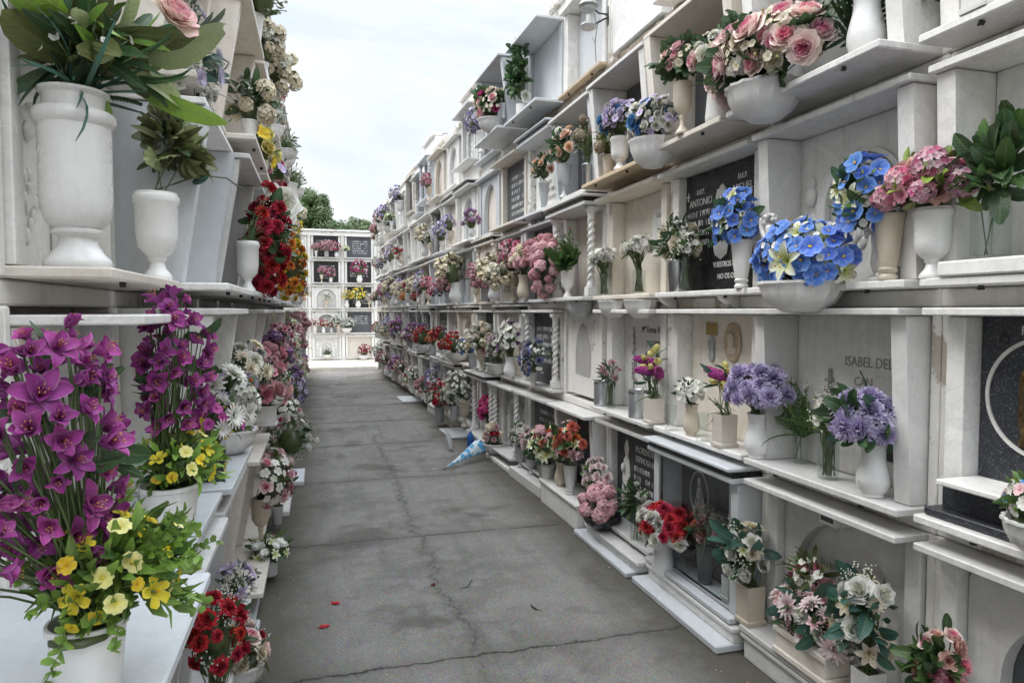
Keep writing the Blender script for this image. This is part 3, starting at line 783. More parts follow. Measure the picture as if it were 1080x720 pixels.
def text_mesh(s, size, shear=0., extr=.0015, align='CENTER'):
    cu = D.curves.new('t', 'FONT'); cu.body = s; cu.size = size; cu.extrude = extr; cu.align_x = align; cu.shear = shear; cu.resolution_u = 3
    o = D.objects.new('t', cu); COL.objects.link(o)
    bpy.context.view_layer.update()
    dg = bpy.context.evaluated_depsgraph_get()
    me = D.meshes.new_from_object(o.evaluated_get(dg))
    D.objects.remove(o); me.name = 'inscription'
    me.materials.clear()
    return me
def write(parent, lines, m, y, shear=0.):
    """lines: (text, x, z, size); joined in one inscription mesh"""
    mb = MB()
    for (s, x, z, size) in lines:
        me = text_mesh(s, size, shear)
        v = np.empty(len(me.vertices) * 3); me.vertices.foreach_get('co', v); v = v.reshape(-1, 3)
        V = np.stack([v[:, 0] * .86 + x, y - v[:, 2], v[:, 1] + z], 1)
        mb.add(V, [tuple(p.vertices) for p in me.polygons]); D.meshes.remove(me)
    return ob('inscription', mb.mesh('inscription'), m, parent)
def strokes(R, mb, x0, x1, z, h, y):
    """a worn, unreadable carved line"""
    x = x0
    while x < x1:
        if R.random() < .16: x += h * .7; continue
        w = h * R.uniform(.10, .16); k = R.random()
        mb.box(x, x + w, y - .0015, y + .001, z, z + h * R.uniform(.85, 1), 0.0003)
        if k > .35: mb.box(x + w, x + h * .45, y - .0015, y + .001, z + h * R.choice([0, .42, .8]), z + h * R.choice([.55, .95]) if k > .8 else z + h * .14 + h * .0, 0.0003) if False else mb.box(x + w, x + h * .42, y - .0015, y + .001, z + h * R.choice([0., .42, .82]) , z + h * 1.0 if k > .9 else z + h * R.choice([.98, .97]), 0.0003)
        x += h * R.uniform(.55, .75)
def brackets(mb, D_, x, w=.035):
    mb.prism([(0, -.03), (-D_ * .8, -.03), (-D_ * .7, -.05), (-D_ * .25, -.085), (0, -.10)], x - w / 2, x + w / 2)

def niche(side, c, r, label, panel='white', frame='white', D_=.13, shelf=True, lintel=True, pil='board', style='plain', front=.08, shelfmat=None, group=None,
          cornice=False, dz=0., lz=.675, pilmat=None, texts=None, tcol='letters_dark', arch=None, half=HALF, shear=0., shelfdrop=0., archmat=None, seed=0, top=False, lD=None, shalf=None):
    p, rz = FR[side](c)
    root = thing('burial_niche', label, 'niche', (p.x, p.y, rowz(r) + dz), rz, group)
    sm = shelfmat or frame; pm = pilmat or frame
    lD = lD if lD is not None else D_
    def mk(name, key, fn, m, smooth=None):
        me = cached((name,) + key + (m,), lambda: fn().mesh(name, smooth)); return ob(name, me, m, root)
    pw = half - .07
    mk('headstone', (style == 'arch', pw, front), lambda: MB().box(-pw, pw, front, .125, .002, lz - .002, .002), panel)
    if style == 'arch':
        ah = arch or (.25, .30, .60)
        def f():
            mb = MB(); arch_frame(mb, pw - .002, .003, lz - .004, ah[0], ah[1], ah[2], front - .055, front - .003); return mb
        mk('arch_surround', (pw, front) + ah, f, archmat or frame, 30)
    if style == 'relief':
        def f():
            mb = MB()
            arch_ring(mb, .17, .035, .06, .34, .50, front - .03, front - .001)
            arch_ring(mb, .215, .02, .06, .36, .54, front - .018, front - .0012)
            for sx in (-1, 1):
                mb.box(sx * .19 - .0232, sx * .19 + .0232, front - .035, front - .0008, .02, .343, .004)
                mb.lathe([(.012, 0), (.03, .02), (.034, .05), (.018, .08), (.03, .1), (.01, .13)], 12, cx=sx * .285, cy=front - .004, z0=.36, sy=.5)
                mb.blob(sx * .285, front - .006, .30, .045, .014, .03, 10, 6)
            return mb
        mk('carved_arch', (front,), f, archmat or frame, 30)
        def g():
            mb = MB(); RR = random.Random(3)
            for i in range(26):
                a = RR.uniform(0, 6.28); q = RR.uniform(0, .09); mb.blob(q * math.cos(a), front - .002, .22 + q * 1.4 * math.sin(a), .016, .010, .024, 7, 5)
            mb.blob(0, front - .004, .42, .03, .012, .03, 10, 6)
            return mb
        mk('carved_relief', (front,), g, archmat or frame, 60)
    if pil == 'board':
        for s_ in (-1, 1):
            def f(s_=s_):
                mb = MB(); a, b = sorted((s_ * (half - .068), s_ * half))
                mb.prism([(.12, .002), (-D_ * .62 , .002), (-D_ * .92, lz - .004), (.12, lz - .004)], a, b); return mb
            mk('pilaster', (s_, half, D_, lz), f, pm)
    elif pil == 'flat':
        for s_ in (-1, 1):
            def f(s_=s_):
                a, b = sorted((s_ * (half - .068), s_ * half)); return MB().box(a, b, -.02, .12, .002, lz - .004, .003)
            mk('pilaster', (s_, half, 'flat', lz), f, pm)
    elif pil == 'twist':
        for s_ in (-1, 1):
            def f(s_=s_):
                mb = MB(); twist_col(mb, s_ * (half - .05), -D_ * .62, .002, lz - .004, .028); return mb
            mk('twisted_column', (s_, half, D_, lz), f, pm, 40)
            def g(s_=s_):
                a, b = sorted((s_ * (half - .05), s_ * half)); return MB().box(a, b, -.012, .12, .002, lz - .004, .002)
            mk('side_slab', (s_, half, lz), g, pm)
    if lintel:
        def f():
            mb = MB(); mb.box(-half - .012, half + .012, -lD - .02, .12, lz, lz + .026, .004); return mb
        mk('lintel', (half, lD, lz), f, frame)
    if cornice:
        def f():
            mb = MB(); 
            for i, (zz, dd) in enumerate(((lz + .027, -.012), (lz + .060, .018))):
                if i == 0: continue
                mb.box(-half - .02, half + .02, -lD - .03 - dd, .1, zz, zz + .022, .006)
            return mb
        mk('cornice', (half, lD, lz), f, frame)
        mk('dark_band', (half, lD, lz), lambda: MB().box(-half - .004, half + .004, -lD - .015, .09, lz + .0265, lz + .0595, .002), 'black')
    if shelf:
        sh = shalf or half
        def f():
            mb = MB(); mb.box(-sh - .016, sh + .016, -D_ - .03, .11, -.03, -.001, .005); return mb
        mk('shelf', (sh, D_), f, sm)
    if shelf and c < 6 and side != 'E':
        for hx in (-.24, .26):
            mk('shelf_hook', (hx, D_, 'h'), lambda: MB().box(hx - .004, hx + .004, -D_ - .012, -D_ + .004, -.045, -.0305, .001).box(hx - .012, hx + .012, -D_ - .008, -D_ - .002, -.044, -.036, .001), 'iron')
    if texts:
        write(root, texts, tcol, front - .001, shear)
    return root

RW = ['bottom', 'second', 'middle', 'fourth', 'top']
ORD = ['nearest', 'second', 'third', 'fourth', 'fifth', 'sixth', 'seventh', 'eighth', 'ninth', 'tenth', 'eleventh', 'twelfth', 'thirteenth', 'fourteenth', 'fifteenth', 'sixteenth', 'seventeenth', 'eighteenth', 'nineteenth', 'twentieth', 'twenty-first', 'twenty-second', 'twenty-third', 'twenty-fourth']
SD = dict(R='right', L='left', E='end')
def where(side, c, r):
    k = c if side == 'R' else (c - 1 if side == 'L' else c)
    if side == 'E': return f"{RW[r]} row of the end wall, {['left', 'centre left', 'centre', 'centre right', 'right'][c]} column"
    return f"{RW[r]} row, {ORD[k]} {SD[side]} niche column"

# ------------------------------------------------------------------ ground, sky, light, camera
def structure(name, mb, m, smooth=None):
    o = ob(name, mb.mesh(name, smooth), m); o['kind'] = 'structure'; return o
g = MB(); g.add([(-90, -60, 0), (90, -60, 0), (90, 140, 0), (-90, 140, 0)], [(0, 1, 2, 3)]); structure('ground', g, 'concrete')
g = MB(); g.box(-12, 12, 19.75, 23.4, -.1, .085, .01); structure('pavement', g, 'cream')  # sunlight on this far strip is put into its pale colour

W_ = D.worlds.new('World'); bpy.context.scene.world = W_; W_.use_nodes = True
nt = W_.node_tree; nt.nodes.clear()
wo = nt.nodes.new('ShaderNodeOutputWorld'); bg = nt.nodes.new('ShaderNodeBackground'); nt.links.new(bg.outputs[0], wo.inputs[0])
sk = nt.nodes.new('ShaderNodeTexSky'); sk.sky_type = 'NISHITA'; sk.sun_disc = False
SUN_EL, SUN_AZ = rad(52), rad(-62)
sk.sun_elevation = SUN_EL; sk.sun_rotation = SUN_AZ; sk.dust_density = 2.5; sk.air_density = 1.0
tc = nt.nodes.new('ShaderNodeTexCoord'); mp = nt.nodes.new('ShaderNodeMapping'); mp.inputs['Scale'].default_value = (1, 1, 2.6); nt.links.new(tc.outputs['Generated'], mp.inputs[0])
cl = noisef(nt, mp.outputs[0], 1.9, 6, .6, .4)
cf = ramp(nt, cl, [(.34, .25), (.50, .70), (.64, 1.)])
skc = mix(nt, mix(nt, sk.outputs[0], (5.6, 7.4, 9.3), .75), (9.0, 9.1, 9.25), cf)
sepw = nt.nodes.new('ShaderNodeSeparateXYZ'); nt.links.new(tc.outputs['Generated'], sepw.inputs[0])
gr = ramp(nt, sepw.outputs[2], [(.0, .285), (.40, .295), (.72, 1.05)])       # an overcast sky is brightest overhead
vm = nt.nodes.new('ShaderNodeVectorMath'); vm.operation = 'SCALE'; nt.links.new(skc, vm.inputs[0]); nt.links.new(mathn(nt, 'MULTIPLY', gr, 3.7), vm.inputs['Scale'])
nt.links.new(vm.outputs[0], bg.inputs[0]); bg.inputs[1].default_value = .112

sun = D.lights.new('sun', 'SUN'); sun.energy = 1.6; sun.angle = rad(30); sun.color = (1, .95, .88)
so = D.objects.new('sun', sun); COL.objects.link(so)
sd = Vector((math.sin(SUN_AZ) * math.cos(SUN_EL), math.cos(SUN_AZ) * math.cos(SUN_EL), math.sin(SUN_EL)))
so.rotation_euler = sd.to_track_quat('Z', 'Y').to_euler(); so.location = (0, 0, 12)

cam = D.cameras.new('camera'); co = D.objects.new('camera', cam); COL.objects.link(co)
cam.sensor_width = 36; cam.lens = 24; cam.clip_start = .05; cam.clip_end = 500
co.location = (0, 0, 1.65); co.rotation_euler = (rad(90 - 2.5448), 0, rad(-15.878))
sc = bpy.context.scene; sc.camera = co
sc.view_settings.view_transform = 'Standard'; sc.view_settings.look = 'None'; sc.view_settings.exposure = 0; sc.view_settings.gamma = 1
sc.cycles.max_bounces = 7; sc.cycles.diffuse_bounces = 5; sc.cycles.glossy_bounces = 3; sc.cycles.transparent_max_bounces = 10; sc.cycles.transmission_bounces = 4
sc.cycles.caustics_reflective = False; sc.cycles.caustics_refractive = False

# ------------------------------------------------------------------ the three niche walls
def dz4(side, c): return {'R': .12, 'L': .0, 'E': 0}[side]
ROWDZ = {}
def rdz(side, c, r):
    if r == 4: return dz4(side, c) + (random.Random(c * 3 + 1).choice((-.06, 0, .05, .10)) if side == 'R' and c > 6 else 0)
    return 0
def wall(side, cols, label, top0, pitch=PITCH, half=HALF, skip=()):
    root = thing('niche_wall', label, 'wall', (0, 0, 0))
    mb = MB(); rb = MB()
    H = pitch / 2 + .002
    for c in cols:
        p, rz = FR[side](c); t = MB(); top = top0
        if side != 'E' and c > 4: top = top0 + random.Random(c * 5 + len(side)).choice((-.10, -.04, 0, .05, .12)) + (rdz(side, c, 4) - dz4(side, c))
        t.box(-H, H, .127, 1.1, 0, top, .001)
        t.box(-H, H, 0, .125, 0, rowz(0) - .032, .004)
        for r in range(5):
            a = rowz(r) + rdz(side, c, r); b = (rowz(r + 1) + rdz(side, c, r + 1) - .032) if r < 4 else top - .06
            rr = random.Random(c * 7 + r)
            t.box(-H, H, rr.uniform(-.006, .006), .125, a + .703, b, .006)
            for s_ in (-1, 1):
                x0, x1 = sorted((s_ * (half + .004), s_ * H))
                t.box(x0, x1, rr.uniform(-.008, .004), .126, a - .03, a + .703, .006)
        t.box(-H, H, -.05, 1.12, top - .058, top, .006)
        mb.merge(t, Matrix.Translation(p) @ Matrix.Rotation(rz, 4, 'Z'))
        if side == 'R' and c in (2, 3, 4, 5):
            u = MB(); V = []; F = []; nx, nz = 44, 9
            z0 = rowz(3) + .706; z1 = rowz(4) + .12 - .036
            for i in range(nx + 1):
                for k in range(nz + 1):
                    x = -H + 2 * H * i / nx; z = z0 + (z1 - z0) * k / nz
                    q = noise.noise(Vector((x * 22 + c * 5, z * 26, 3))) * .02 + noise.noise(Vector((x * 60, z * 60, c))) * .008
                    V.append((x, -.022 - q, z))
            for i in range(nx):
                for k in range(nz):
                    a = i * (nz + 1) + k; F.append((a, a + nz + 1, a + nz + 2, a + 1))
            u.add(V, F); rb.merge(u, Matrix.Translation(p) @ Matrix.Rotation(rz, 4, 'Z'))
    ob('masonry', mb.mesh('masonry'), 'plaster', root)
    if rb.n: ob('bare_rubble', rb.mesh('bare_rubble', 180, False), 'rubble', root)
    return root
def frameE(c): return Vector((-1.785 + 1.03 * c, 22.6, 0)), 0.
FR['E'] = frameE
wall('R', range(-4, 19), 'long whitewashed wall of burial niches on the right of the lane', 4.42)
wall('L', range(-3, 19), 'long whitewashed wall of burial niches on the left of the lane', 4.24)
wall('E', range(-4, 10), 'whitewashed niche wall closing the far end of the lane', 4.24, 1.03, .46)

NL = 'niches of the right wall'; LL = 'niches of the left wall'; EL = 'niches of the end wall'
def nz(side, c, r): return rdz(side, c, r)
def niR(c, r, label, **k): k.setdefault('group', NL); return niche('R', c, r, label, dz=k.pop('dz', 0) + nz('R', c, r), **k)
def niL(c, r, label, **k): k.setdefault('group', LL); return niche('L', c, r, label, dz=k.pop('dz', 0) + nz('L', c, r), **k)

# --- near right-hand niches, one by one
def emblem_tree(): pass
n = niR(0, 0, 'cream marble niche with arched recess behind tall pink bouquet, bottom right', panel='slate', frame='palegrey', style='arch', arch=(.24, .30, .56), D_=.11, pil='flat')
n = niR(0, 1, 'speckled black granite niche with bronze bearded head in a white ring', panel='granite', frame='white', D_=.10, pil='flat', front=.05, shelf=True,
        texts=[('PROPIEDAD', -.13, .615, .042)], tcol='letters_white', half=.43)
# bronze head in a ring
def bronze_head():
    mb = MB(); nx, nz_ = 40, 52; V = []; F = []
    for i in range(nx + 1):
        for k in range(nz_ + 1):
            x = (i / nx - .5) * 2; z = (k / nz_ - .5) * 2
            f = 0
            def el(cx, cz, rx_, rz_, h):
                q = 1 - ((x - cx) / rx_) ** 2 - ((z - cz) / rz_) ** 2
                return h * math.sqrt(q) if q > 0 else 0
            hair = max(el(0, .12, .80, .86, .52), el(-.45, -.4, .34, .5, .4), el(.45, -.4, .34, .5, .4)) + 0
            if hair > .02 and (abs(x) > .4 or z > .5): hair += .05 * math.sin(26 * x + 7 * math.sin(6 * z))
            face = el(0, .0, .50, .70, .85)
            f = max(hair, face)
            if face > hair:
                f += el(0, -.02, .09, .24, .22) + el(0, .26, .36, .07, .07) - el(-.2, .13, .13, .06, .12) - el(.2, .13, .13, .06, .12) + el(0, -.34, .17, .05, .08) - el(0, -.35, .15, .015, .08)
                if z < -.26: f += .05 * math.sin(40 * x)
            f += el(0, -.66, .30, .34, .62)
            if f > .1 and .42 < z < .56 and abs(x) < .74: f += .08 + .06 * math.sin(30 * x)   # crown of thorns
            f = max(f, el(0, -.95, .8, .3, .25))
            V.append((x * .12, -f * .07, z * .155))
    for i in range(nx):
        for k in range(nz_):
            a = i * (nz_ + 1) + k
            if max(-V[q][1] for q in (a, a + 1, a + nz_ + 1, a + nz_ + 2)) > .001: F.append((a, a + nz_ + 1, a + nz_ + 2, a + 1))
    mb.add(V, F); return mb
hd = ob('bronze_head', bronze_head().mesh('bronze_head', 180, False), 'brass', n, Matrix.Translation((-.13, .048, .42)))
def ring(mb, cx, y, cz, r, t, h, n_=56, sz=1.):
    V = []; F = []
    for i in range(n_):
        a = 2 * math.pi * i / n_; c_, s_ = math.cos(a), math.sin(a)
        for rr, yy in ((r - t, y), (r - t, y - h), (r + t, y - h), (r + t, y)): V.append((cx + rr * c_, yy, cz + rr * s_ * sz))
    for i in range(n_):
        for k in range(4): F.append((i * 4 + k, ((i + 1) % n_) * 4 + k, ((i + 1) % n_) * 4 + (k + 1) % 4, i * 4 + (k + 1) % 4))
    mb.add(V, F)
mb = MB(); ring(mb, -.145, .0485, .42, .185, .006, .006); ob('ring', mb.mesh('ring', 30), 'white', n)
mb = MB(); mb.lathe([(.014, 0), (.016, .004), (.010, .010), (0, .011)], 16); me = mb.mesh('screw_cap', 40)
o = ob('screw_cap', me, 'iron', n, Matrix.Translation((-.28, .049, .60)) @ Matrix.Rotation(math.pi / 2, 4, 'X'))
mb = MB(); mb.box(-.43, .43, -.10, .12, .0015, .028, .004); mb.box(-.4, .43, -.055, .11, .0285, .12, .002); ob('granite_step', mb.mesh('granite_step'), 'granite', n)
mb = MB(); mb.box(-.36, .43, -.13, .048, .121, .14, .004); ob('upper_shelf', mb.mesh('upper_shelf'), 'white', n)

niR(0, 2, 'plain pale niche with raised marble step, beside ornate arch niche', panel='palegrey', frame='white', D_=.10)
mb = MB(); mb.box(-.40, .1, -.13, .05, .002, .05, .006)
st = niR(0, 3, 'pale niche with overhanging shelf at the upper right corner', panel='white', frame='white', D_=.13)
niR(0, 4, 'topmost pale niche at the near end of right wall', panel='white')

n = niR(1, 0, 'pale marble niche with broad carved arch behind white roses', panel='palegrey', frame='palegrey', style='arch', arch=(.30, .24, .585), archmat='palegrey', D_=.13, pil='flat')
mb = MB(); mb.box(-.05, .05, -.05, .018, .60, .665, .004); ob('keystone', mb.mesh('keystone'), 'white', n)
mb = MB(); mb.box(-.035, .035, -.054, -.0505, .615, .65, .001); ob('small_plate', mb.mesh('small_plate'), 'slate', n)
R_ = random.Random(5); mb = MB(); 
for k in range(3): strokes(R_, mb, -.18, -.02, .36 - .05 * k, .026, .079)
ob('inscription', mb.mesh('inscription'), 'letters_grey', n)
n = niR(1, 1, 'plain grey white niche with carved cross and worn lettering', panel='palegrey', frame='palegrey', D_=.12, texts=[('ISABEL DELGA', .10, .46, .060), ('CAN', .04, .38, .054)], tcol='letters_grey', lD=.14)
mb = MB(); mb.box(-.152, -.134, .068, .079, .10, .44, .003); mb.box(-.175, -.111, .067, .0785, .34, .358, .003); mb.lathe([(.02, 0), (.02, .012)], 10, cx=-.143, cy=.07, z0=.385)
ob('cross', mb.mesh('cross'), 'letters_grey', n)
mb = MB(); mb.box(.16, .225, .066, .079, .10, .16, .008); ob('dark_tablet', mb.mesh('dark_tablet'), 'iron', n)
n = niR(1, 2, 'ornate white niche with triple carved arch and winged cherubs', panel='white', frame='white', style='relief', D_=.115, archmat='palegrey')
mb = MB(); R_ = random.Random(9)
for k in range(4): strokes(R_, mb, -.33, -.24, .20 - .045 * k + .08, .03, .079)
ob('inscription', mb.mesh('inscription'), 'letters_grey', n)
niR(1, 3, 'white niche with deep projecting shelf carrying rose planter', panel='grey', frame='white', D_=.24, lD=.15)
niR(1, 4, 'topmost niche above the deep shelf on the right', panel='white')

n = niR(2, 0, 'dark niche closed by a framed glass door under double cornice', panel='black', frame='bluish', D_=.15, pil='none', cornice=True, front=.02, lz=.655)
for s_ in (-1, 1):
    a, b = sorted((s_ * .37, s_ * .43)); mb = MB(); mb.box(a, b, -.13, .12, .002, .652, .003); ob('jamb', mb.mesh('jamb'), 'bluish', n)
mb = MB()
for (x0, x1, z0, z1) in ((-.368, -.352, .004, .65), (.352, .368, .004, .65), (-.352, .352, .004, .02), (-.352, .352, .634, .65)): mb.box(x0, x1, -.128, -.108, z0, z1, .002)
dr = ob('door', mb.mesh('door'), 'steel', n)
mb = MB(); mb.add([(-.352, -.118, .02), (.352, -.118, .02), (.352, -.118, .634), (-.352, -.118, .634)], [(0, 1, 2, 3)]); ob('pane', mb.mesh('pane', None, False), 'pane', dr)
mb = MB(); mb.box(.33, .345, -.140, -.1285, .30, .34, .002); ob('handle', mb.mesh('handle'), 'steel', dr)
mb = MB(); ring(mb, -.16, .019, .44, .095, .0035, .004, sz=1.35)
for k in range(9):
    a = -.055 + .0135 * k; mb.tube([(-.16 + a, .017, .34), (-.16 + a * .5 + .02 * math.sin(k), .016, .42), (-.16 + a * .2, .017, .49 + .03 * math.sin(k * 2))], .003, 4)
mb.blob(-.16, .017, .515, .018, .006, .024, 10, 6)
ob('engraved_figure', mb.mesh('engraved_figure', 60), 'letters_white', n)
write(n, [('*11-3-1', .22, .36, .075), ('D.E.P.', .20, .52, .05)], 'letters_white', .019)
n = niR(2, 1, 'cream niche with gilt plate and oval portrait medallion', panel='cream', frame='white', D_=.10, shelf=True, shelfmat='white', pil='flat')
mb = MB(); mb.lathe([(.0, 0), (.075, 0), (.08, .006), (.07, .014), (.06, .010), (0, .010)], 30, sy=1.35); me = mb.mesh('portrait_medallion', 40)
o = ob('portrait_medallion', me, 'ochre', n, Matrix.Translation((.06, .079, .52)) @ Matrix.Rotation(math.pi / 2, 4, 'X'))
mb = MB(); mb.blob(0, 0, 0, .03, .01, .04, 12, 8); mb.blob(0, .002, -.05, .045, .008, .03, 12, 6); mb.blob(-.004, -.004, .012, .034, .008, .034, 10, 6); ob('portrait', mb.mesh('portrait', 180), 'creamvase', n, Matrix.Translation((.06, .066, .53)))
mb = MB(); mb.box(-.20, -.09, .072, .079, .555, .625, .002); ob('gilt_plate', mb.mesh('gilt_plate'), 'gold', n)
def little_figure(): 
    mb = MB(); mb.blob(0, 0, .10, .014, .008, .018, 10, 6); mb.blob(0, 0, .05, .022, .009, .04, 10, 6); mb.blob(0, 0, 0, .028, .009, .04, 10, 6); mb.blob(-.022, -.002, .06, .008, .006, .03, 8, 5); mb.blob(.022, -.002, .06, .008, .006, .03, 8, 5); return mb
ob('small_figure', little_figure().mesh('small_figure', 180), 'greyvase', n, Matrix.Translation((-.14, .072, .44)))
n = niR(2, 2, 'black polished niche with silver robed figure and white names', panel='black', frame='white', D_=.10, pil='flat', front=.03,
        texts=[('D.E.P.', -.20, .555, .04), ('ANTONIO', -.20, .49, .058), ('D.E.P.', .20, .575, .04), ('MIGUEL', .20, .51, .058), ('VUESTROS FAMILIARES', .12, .13, .042), ('NO OS OLVIDAN', .12, .065, .042)], tcol='letters_white')
mb = MB()
mb.blob(0, 0, .47, .032, .012, .045, 12, 8)
for k in range(9):
    q = -.05 + .0125 * k; mb.tube([(q * .5, -.004, .43), (q * 1.3, -.007, .34), (q * 1.5, -.008, .22), (q * 1.0, -.005, .11 + abs(q) * .5)], .0045, 5)
for s_ in (-1, 1): mb.tube([(s_ * .03, -.006, .42), (s_ * .07, -.01, .33), (s_ * .02, -.015, .27)], (.014, .008), 6); mb.tube([(s_ * .028, -.003, .49), (s_ * .045, -.003, .43), (s_ * .05, -.003, .36)], .01, 6)
ob('robed_figure', mb.mesh('robed_figure', 180), 'letters_white', n, Matrix.Translation((.02, .026, .06)))
mb = MB(); R_ = random.Random(2)
for x0, x1 in ((-.33, -.08), (.1, .33)):
    for k in range(4): strokes(R_, mb, x0, x1 - .03, .43 - .055 * k, .032, .029)
mb.box(-.335, -.325, .026, .029, .53, .58, .001); mb.box(-.345, -.315, .0255, .0285, .55, .56, .001)
ob('engraved_names', mb.mesh('engraved_names'), 'letters_white', n)
niR(2, 3, 'dark slate niche behind the cream goblet vases with wide shelf', panel='slate', frame='cream', D_=.24, lD=.2)
n = niR(2, 4, 'topmost plain niche with bare stone ledge', panel='white', front=-.02, pil='none', lintel=False)

n = niR(3, 0, 'black granite niche with praying figure and raised white names', panel='granite', frame='palegrey', D_=.10, pil='flat', front=.03, texts=[('FLORENTINA', .10, .52, .062), ('ESPINOSA RODR', .13, .455, .058)], tcol='letters_white')
mb = MB(); R_ = random.Random(4)
for k in range(3): strokes(R_, mb, -.08, .30, .385 - .062 * k, .036, .029)
ob('engraved_names', mb.mesh('engraved_names'), 'letters_white', n)
mb = MB(); mb.lathe([(.07, 0), (.075, .05), (.06, .16), (.055, .26), (.042, .33), (.02, .36), (.03, .39), (.035, .42), (.02, .46), (.004, .48)], 22, sy=.35); mb.blob(.0, -.03, .28, .018, .014, .035, 8, 6)
ob('praying_figure', mb.mesh('praying_figure', 60), 'stonevase', n, Matrix.Translation((-.20, .03, .10)))
n = niR(3, 1, 'white marble niche with grey written names and slender engraved plant', panel='white', frame='white', D_=.12, pil='flat',
        texts=[('Mª Teresa Vela', .07, .545, .060), ('† 9-12-2002', .08, .46, .046), ('A los 91 años', .08, .385, .046), ('Familia Segura', .06, .215, .05), ('Familia Guerra', .06, .125, .05)], tcol='letters_dark', shear=.3)
mb = MB(); R_ = random.Random(8); mb.tube([(-.2, .078, .12), (-.19, .078, .35), (-.2, .078, .58)], .005, 5)
for k in range(30):
    z = .2 + .012 * k + R_.uniform(-.01, .01); mb.blob(-.2 + R_.uniform(-.05, .05) * (1 - k / 34), .078, z, .012, .004, .016, 6, 4)
ob('engraved_plant', mb.mesh('engraved_plant', 180), 'letters_grey', n)
n = niR(3, 2, 'cream niche with small square name plate above glass vases', panel='cream', frame='cream', D_=.11, pil='flat')
mb = MB(); mb.box(.08, .29, .066, .079, .26, .56, .003); ob('name_plate', mb.mesh('name_plate'), 'white', n); write(n, [('D.E.P.', .185, .50, .04)], 'letters_grey', .065)
n = niR(3, 3, 'slate blue niche with grey veined panel over ochre wooden-looking shelf', panel='slate', frame='white', D_=.20, shelfmat='ochre', lD=.18)
n = niR(3, 4, 'topmost white panel niche beside the hanging lantern', panel='white', front=-.03, pil='none', lintel=False, shelf=False)
n = niR(4, 0, 'dark niche over a low marble step with coral bouquets', panel='slate', frame='palegrey', D_=.12, lD=.16)
n = niR(4, 1, 'bricked-up niche plastered over with a flaked pointed arch outline', panel='plaster', frame='plaster', front=-.004, pil='none', lintel=False, shelf=False)
A_ = arch_pts(.155, .17, .36, .60, 20, True); V = []; n0 = len(A_)
for i, (x, z) in enumerate(A_):
    q = 1 + .10 * noise.noise(Vector((x * 14, z * 14, 2))) + .05 * noise.noise(Vector((x * 40, z * 40, 5)))
    V.append((x * q - .02, -.0075, .36 + (z - .36) * q))
for i in range(7):
    x = .155 - .31 * (i + 1) / 8; V.append((x - .02, -.0075, .17 + .035 * noise.noise(Vector((x * 30, 1, 4)))))
n0 = len(V); V.append((-.02, -.009, .36)); mb = MB(); mb.add(V, [(i, (i + 1) % n0, n0) for i in range(n0)]); ob('flaked_patch', mb.mesh('flaked_patch', None, False), 'plaster_old', n)
n = niR(4, 2, 'cream niche with white twisted columns and layered dark cornice', panel='cream', frame='palegrey', D_=.17, pil='twist', cornice=True, pilmat='white')
n = niR(4, 3, 'dark blue niche with engraved names behind peach roses', panel='slate', frame='white', D_=.15, pilmat='bluish')
mb = MB(); R_ = random.Random(14)
for k in range(6): strokes(R_, mb, -.25, .2, .5 - .07 * k, .04, .079)
ob('engraved_names', mb.mesh('engraved_names'), 'letters_white', n)
n = niR(4, 4, 'topmost bluish grey panel niche with a thin painted twig', panel='bluish', frame='white', D_=.05, shelfmat='ochre', pil='flat', shelf=True)
mb = MB(); mb.tube([(.02, .078, .15), (.0, .077, .3), (.03, .078, .42), (-.02, .078, .55)], .004, 5); mb.tube([(.0, .078, .3), (-.06, .078, .38)], .003, 4); mb.tube([(.02, .078, .4), (.08, .078, .46)], .003, 4)
ob('painted_twig', mb.mesh('painted_twig'), 'letters_grey', n)
FIX = {}
FIX['R', 5, 0] = dict(panel='slate', frame='palegrey', lD=.16, label='dark niche with greenish stone panel behind white lily vases')
FIX['R', 5, 1] = dict(panel='slate', frame='white', label='dark open niche with blue roses, second row of the right wall')
FIX['R', 6, 0] = dict(panel='grey', frame='palegrey', pil='twist', cornice=False, pilmat='white', D_=.17, label='low niche with twisted white columns nearest the blue wrapped bouquet')
FIX['R', 7, 0] = dict(panel='grey', frame='palegrey', pil='twist', cornice=True, pilmat='white', D_=.17, label='low niche with paired twisted columns beyond the blue wrapped bouquet')
FIX['R', 5, 3] = dict(panel='white', frame='bluish', label='white panel niche with a single peach rose vase, fourth row')
FIX['R', 5, 4] = dict(panel='bluish', frame='bluish', D_=.24, label='topmost niche with boxy pilasters beside climbing ivy')
FIX['R', 6, 4] = dict(panel='slate', frame='bluish', D_=.30, label='topmost niche with projecting shelf carrying a pink rose bouquet')
RR = random.Random(21)
PANW = dict(white='white', palegrey='pale grey', cream='cream', grey='grey', slate='dark slate', black='black', bluish='bluish white', ochre='ochre', granite='dark granite')
